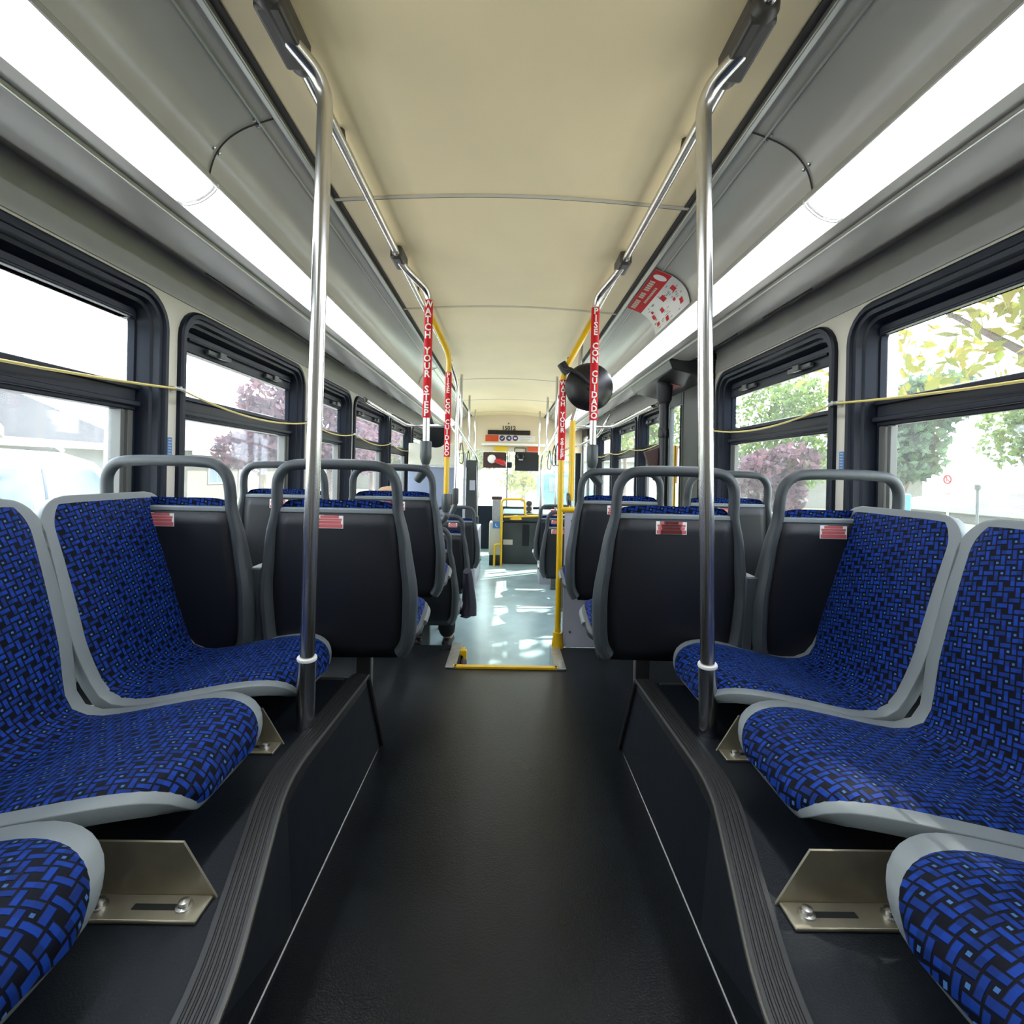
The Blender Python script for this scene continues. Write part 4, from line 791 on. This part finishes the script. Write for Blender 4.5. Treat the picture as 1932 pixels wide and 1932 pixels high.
# white SUV in the next lane
e = empty('suv', (-5.95, 5.5, GZ), 0, 'white SUV beside the bus outside the left windows', 'car')
prof = [(-2.4, .45), (-2.45, .95), (-2.38, 1.15), (-2.2, 1.70), (-2.0, 1.80), (-.6, 1.86), (.35, 1.84), (.75, 1.74), (1.35, 1.20), (1.5, 1.13), (2.2, 1.06), (2.45, .90), (2.5, .45)]
mb = MB(); mb.rings([[(x*(1 if z < 1.15 else 1-.22*(z-1.15)), y, z) for y, z in prof] for x in (-.95, -.80, .80, .95)], closed=True, cap=True); mb.build('body', 'suvw', e, bevel=.03)
def sidewin(ys, zt=1.66, zb=1.20):
    (a, b, c, d) = ys; mb = MB(); X = .955
    for X in (.965, -.965): mb.hexa([(X*.995, a, zb), (X*.995, b, zb), (X*.91, c, zt), (X*.91, d, zt)], [(X*.97, a, zb), (X*.97, b, zb), (X*.88, c, zt), (X*.88, d, zt)])
    mb.build('side_window', 'carglass', e, bevel=.02)
sidewin((-2.1, -1.15, -1.2, -1.95)); sidewin((-1.05, -.15, -.2, -1.05)); sidewin((.0, 1.15, .65, .0))
for X in (-.74, .74): MB().tube([(X, -1.9, 1.86), (X, -1.8, 1.90), (X, .3, 1.92), (X, .4, 1.86)], .022, 8).build('roof_rail', 'silver', e)
for x in (-.86, .86):
    for y in (-1.55, 1.65): MB().lathe((x-.11, y, .37), (1, 0, 0), [(.2, 0), (.36, .01), (.37, .05), (.37, .19), (.2, .22), (.0, .2)], 28).build('wheel', 'tyre', e)
MB().box(.95, 1.08, .9, 1.1, 1.15, 1.32).build('wing_mirror', 'suvw', e, bevel=.03)
def house(loc, rz, w, d, h, rh, wall, roof, label, wins=((0.25, .5), (.7, .5)), gable=None, door=None):
    e = empty('house', loc, rz, label, 'house'); MB().box(-w/2, w/2, 0, d, 0, h).build('walls', wall, e, smooth=False)
    o_ = .5; mb = MB()
    A = [(-w/2-o_, -o_, h-.1), (w/2+o_, -o_, h-.1), (w/2+o_, d+o_, h-.1), (-w/2-o_, d+o_, h-.1)]; T = [(-w/2+d*.35, d/2, h+rh), (w/2-d*.35, d/2, h+rh)]
    a = [mb.v(p) for p in A]; t = [mb.v(p) for p in T]; mb.face(a[::-1]); mb.face([a[0], a[1], t[1], t[0]]); mb.face([a[2], a[3], t[0], t[1]]); mb.face([a[1], a[2], t[1]]); mb.face([a[3], a[0], t[0]]); mb.build('roof', roof, e, smooth=False)
    MB().box(-w/2-o_, w/2+o_, -o_-.06, -o_, h-.28, h-.05).build('fascia_board', 'sidingw', e, smooth=False)
    for f, s_ in wins:
        x = -w/2+w*f; fr = MB().box(x-.7, x+.7, -.05, 0, .9, 2.1).build('window_frame', 'sidingw', e, smooth=False); mb = MB(); mb.box(x-.62, x-.03, -.06, -.04, .98, 2.02); mb.box(x+.03, x+.62, -.06, -.04, .98, 2.02); mb.build('pane', 'wing', fr, smooth=False)
    if door is not None: x = -w/2+w*door[0]; MB().box(x-door[1]/2, x+door[1]/2, -.06, 0, 0, 2.1).build('door', 'sidingw', e, smooth=False)
    if gable:
        gx, gw, gh = gable; mb = MB(); mb.hexa([(gx-gw/2, -2.2, h-.1), (gx+gw/2, -2.2, h-.1), (gx, -2.2, h+gh), (gx, -2.2, h+gh)], [(gx-gw/2, 1.5, h-.1), (gx+gw/2, 1.5, h-.1), (gx, 1.5, h+gh), (gx, 1.5, h+gh)]); mb.build('gable', 'redwall', e, smooth=False)
        for sg in (-1, 1): MB().hexa([(gx, -2.5, h+gh), (gx, -2.5, h+gh+.28), (gx+sg*(gw/2+.3), -2.5, h+.05), (gx+sg*(gw/2+.3), -2.5, h-.2)], [(gx, 1.5, h+gh), (gx, 1.5, h+gh+.28), (gx+sg*(gw/2+.3), 1.5, h+.05), (gx+sg*(gw/2+.3), 1.5, h-.2)]).build('gable_board', 'sidingw', e, smooth=False)
        MB().box(gx-gw/2, gx+gw/2, -2.0, 0, 0, h).build('gable_wall', 'gblue', e, smooth=False)
    return e
house((-14.5, 13.5, GZ), pi/2, 11, 8, 2.5, 2.6, 'sidingw', 'roofg', 'grey-roofed white house with red gable beyond the SUV', gable=(-3.9, 4.2, 2.1))
house((-14, 28, GZ), pi/2, 12, 8, 2.5, 2.2, 'sidingt', 'roofb', 'tan house with pale roof seen through second left window', wins=((.18, 0), (.75, 0)), door=(.45, 2.6))
house((19, 17.5, GZ-1.75), -pi/2, 13, 8, 2.5, 1.25, 'sidingw', 'roofb', 'low tan-roofed house with white garage outside nearest right window', wins=((.8, 0),), door=(.35, 3.6))
house((17, 33, GZ-.6), -pi/2, 9, 7, 2.7, 1.6, 'sidingt', 'roofg', 'small tan house with white window seen through second right window', wins=((.55, 0),), door=(.80, 1.0))
house((9, 52, GZ), 0, 14, 8, 3.4, 2.4, 'sidingw', 'roofb', 'pale house straight ahead beyond the windshield')
house((-12, 44, GZ), .4, 12, 8, 3, 2.4, 'sidingt', 'roofg', 'tan house ahead on the left beyond windshield')
def tree(loc, h, r, m, label, nleaf=2600, size=.17, trunk=.16, low=.35, nb=9):
    e = empty('tree', loc, 0, label, 'tree'); rnd = random.Random(hash(label) & 0 or int(loc[0]*31+loc[1]*17))
    blobs = []
    for k in range(nb):
        a = rnd.uniform(0, 2*pi); q = rnd.uniform(.1, .65)*r; z = h*rnd.uniform(low+.1, .88); blobs.append((Vector((q*cos(a), q*sin(a), z)), r*rnd.uniform(.38, .6)))
    mb = MB(); mb.tube([(0, 0, 0), (.03, 0, h*.25), (0, .05, h*.5), (.05, 0, h*.8)], [trunk, trunk*.8, trunk*.55, trunk*.2], 8)
    for c, br in blobs: mb.tube([(0, 0, h*.3), (c*.5)+Vector((0, 0, h*.12)), c], [trunk*.45, trunk*.3, trunk*.12], 6)
    mb.build('trunk', 'bark', e)
    mb = MB()
    for i in range(nleaf):
        c, br = blobs[i % nb]; d = Vector((rnd.gauss(0, 1), rnd.gauss(0, 1), rnd.gauss(0, 1))).normalized()*br*rnd.uniform(.45, 1)**.6; d.z *= .8; p = c+d
        a = Vector((rnd.gauss(0, 1), rnd.gauss(0, 1), rnd.gauss(0, 1))).normalized(); b = a.cross(Vector((rnd.gauss(0, 1), rnd.gauss(0, 1), rnd.gauss(0, 1)))).normalized(); sz = size*rnd.uniform(.6, 1.2)
        mb.poly([p-a*sz, p-b*sz*.5, p+a*sz, p+b*sz*.5])
    mb.build('foliage', m, e, smooth=False); return e
tree((-8.6, 17.6, GZ), 4.7, 1.7, 'plum', 'plum-leaved tree beyond second left window', 3000)
tree((-7.5, 21, GZ), 5.2, 2.4, 'plum', 'purple-red tree beyond the third left window', 3000)
tree((-7.6, 28, GZ), 5.4, 2.6, 'plum', 'reddish tree beyond the far left windows', 2600)
tree((-27, 20, GZ), 7.5, 3.0, 'green', 'green tree behind the grey-roofed house', 2200)
tree((6.5, 4.9, GZ), 9.8, 3.7, 'yel', 'yellow-green tree over the nearest right window', 17000, .125, low=.30, nb=18)
tree((11.8, 14.8, GZ-.4), 5.2, 1.7, 'dgl', 'bushy dark green tree right of the white pole', 3600)
tree((21.5, 20, GZ-.5), 6.4, 2.4, 'green', 'green tree behind tan-roofed garage house', 2400, low=.5)
tree((11.0, 19.5, GZ), 5.8, 2.7, 'green', 'green tree beyond second right window', 5200, .14, low=.2)
tree((8.8, 17.0, GZ), 3.0, 1.6, 'plum', 'small pink-leaved shrub tree right of street', 1600, low=.2)
tree((7.4, 27, GZ), 7.5, 3.2, 'green', 'tall green tree beyond the rear door', 3000)
tree((9, 38, GZ), 9, 4, 'yel', 'yellow-green tree far right ahead', 2600, .25)
tree((1.0, 30, GZ), 4.2, 1.7, 'yel', 'small yellow-green tree low in the centre of the windshield', 1500, .14, low=.15)
tree((3.6, 36, GZ), 9, 3.6, 'green', 'green street tree seen through windshield right half', 2800, .25)
tree((-2.0, 34, GZ), 6, 2.2, 'yel', 'pale yellow tree seen through windshield left half', 2600, .25)
tree((-8, 40, GZ), 8, 3.4, 'green', 'green tree ahead left of the road', 2400, .25)
def street_pole(px, X, r, z1, m, label, cat='pole', name='utility_pole'):
    p = at(px, 900, X=X); e = empty(name, (X, p.y, GZ), 0, label, cat); MB().cyl((0, 0, 0), (0, 0, z1-GZ), r, r*.85, 12).build('shaft', m, e); return e
street_pole(1672, 4.4, .10, 4.2, 'conc', 'pale utility pole at the edge of the nearest right window')
e = street_pole(1845, 9.0, .028, at(1845, 925, X=9.0).z, 'fit', 'slim dark lamp post in front of garage house', 'lamp post', 'lamp_post'); MB().lathe((0, 0, at(1845, 925, X=9.0).z-GZ), (0, 0, 1), [(.03, 0), (.05, .03), (.05, .10), (.02, .13), (0, .14)], 14).build('lantern', 'fit', e)
street_pole(203, -9.5, .09, 4.6, 'wood', 'grey utility pole in front of grey-roofed house')
e = street_pole(1789, 12, .03, at(1789, 893, X=12).z, 'silver', 'no parking sign on a post outside nearest right window', 'street sign', 'street_sign')
zt = at(1789, 893, X=12).z-GZ; hh = .60; wd = .16
MB().box(-.012, -.006, -wd, wd, zt-hh, zt).build('sign_plate', 'white', e, smooth=False)
mb = MB(); c_ = Vector((-.018, 0, zt-.17)); mb.tube([c_+Vector((0, .11*cos(2*pi*k/24), .11*sin(2*pi*k/24))) for k in range(25)], .017, 6); mb.tube([c_+Vector((0, .078, .078)), c_+Vector((0, -.078, -.078))], .010, 6); mb.box(-.02, -.013, -.08, .08, zt-hh+.04, zt-hh+.06); mb.build('red_ring', 'red', e)
mb = MB(); add_text(mb, 'R', .17, lambda p: (-.015, -p.x, zt-.17+p.y), bold=.004); mb.build('letter', 'blk2', e, smooth=False)
p = at(1698, 945, X=7.5); tag(MB().box(7.3, 7.5, p.y-.28, p.y+.28, GZ+.06, 1.1).build('blue_cabinet', 'bluep', bevel=.03), 'bright blue upright box by the street near the pale pole', 'box')
e = empty('teal_van', (2.35, 18, GZ), 0, 'teal van ahead of the bus seen beside the right steel upright', 'car'); MB().box(-1.0, 1.0, 0, 4.6, .35, 1.75).build('body', 'teal', e, bevel=.12); MB().box(-.85, .85, -.02, .05, 1.05, 1.6).build('rear_window', 'carglass', e, bevel=.03)
for x in (-.95, .77):
    for y in (.8, 3.6): MB().lathe((x, y, .35), (1, 0, 0), [(.2, 0), (.34, .02), (.34, .18), (0, .2)], 20).build('wheel', 'tyre', e)
p = at(1046, 972, Y=7.25); tag(MB().box(p.x-.05, p.x+.10, 7.2, 7.35, p.z-.09, p.z+.08).build('red_case', 'redcar', bevel=.01), 'small red case beside the front door, right of the gauges', 'case')
MB().box(WX+.02, WX+.02, 0, 0, 0, 0).b.free()
# fine labels for parts that look different
for o in bpy.data.objects:
    if o.name.startswith('cushion_edge'): o['label'] = 'light grey cushion edge'
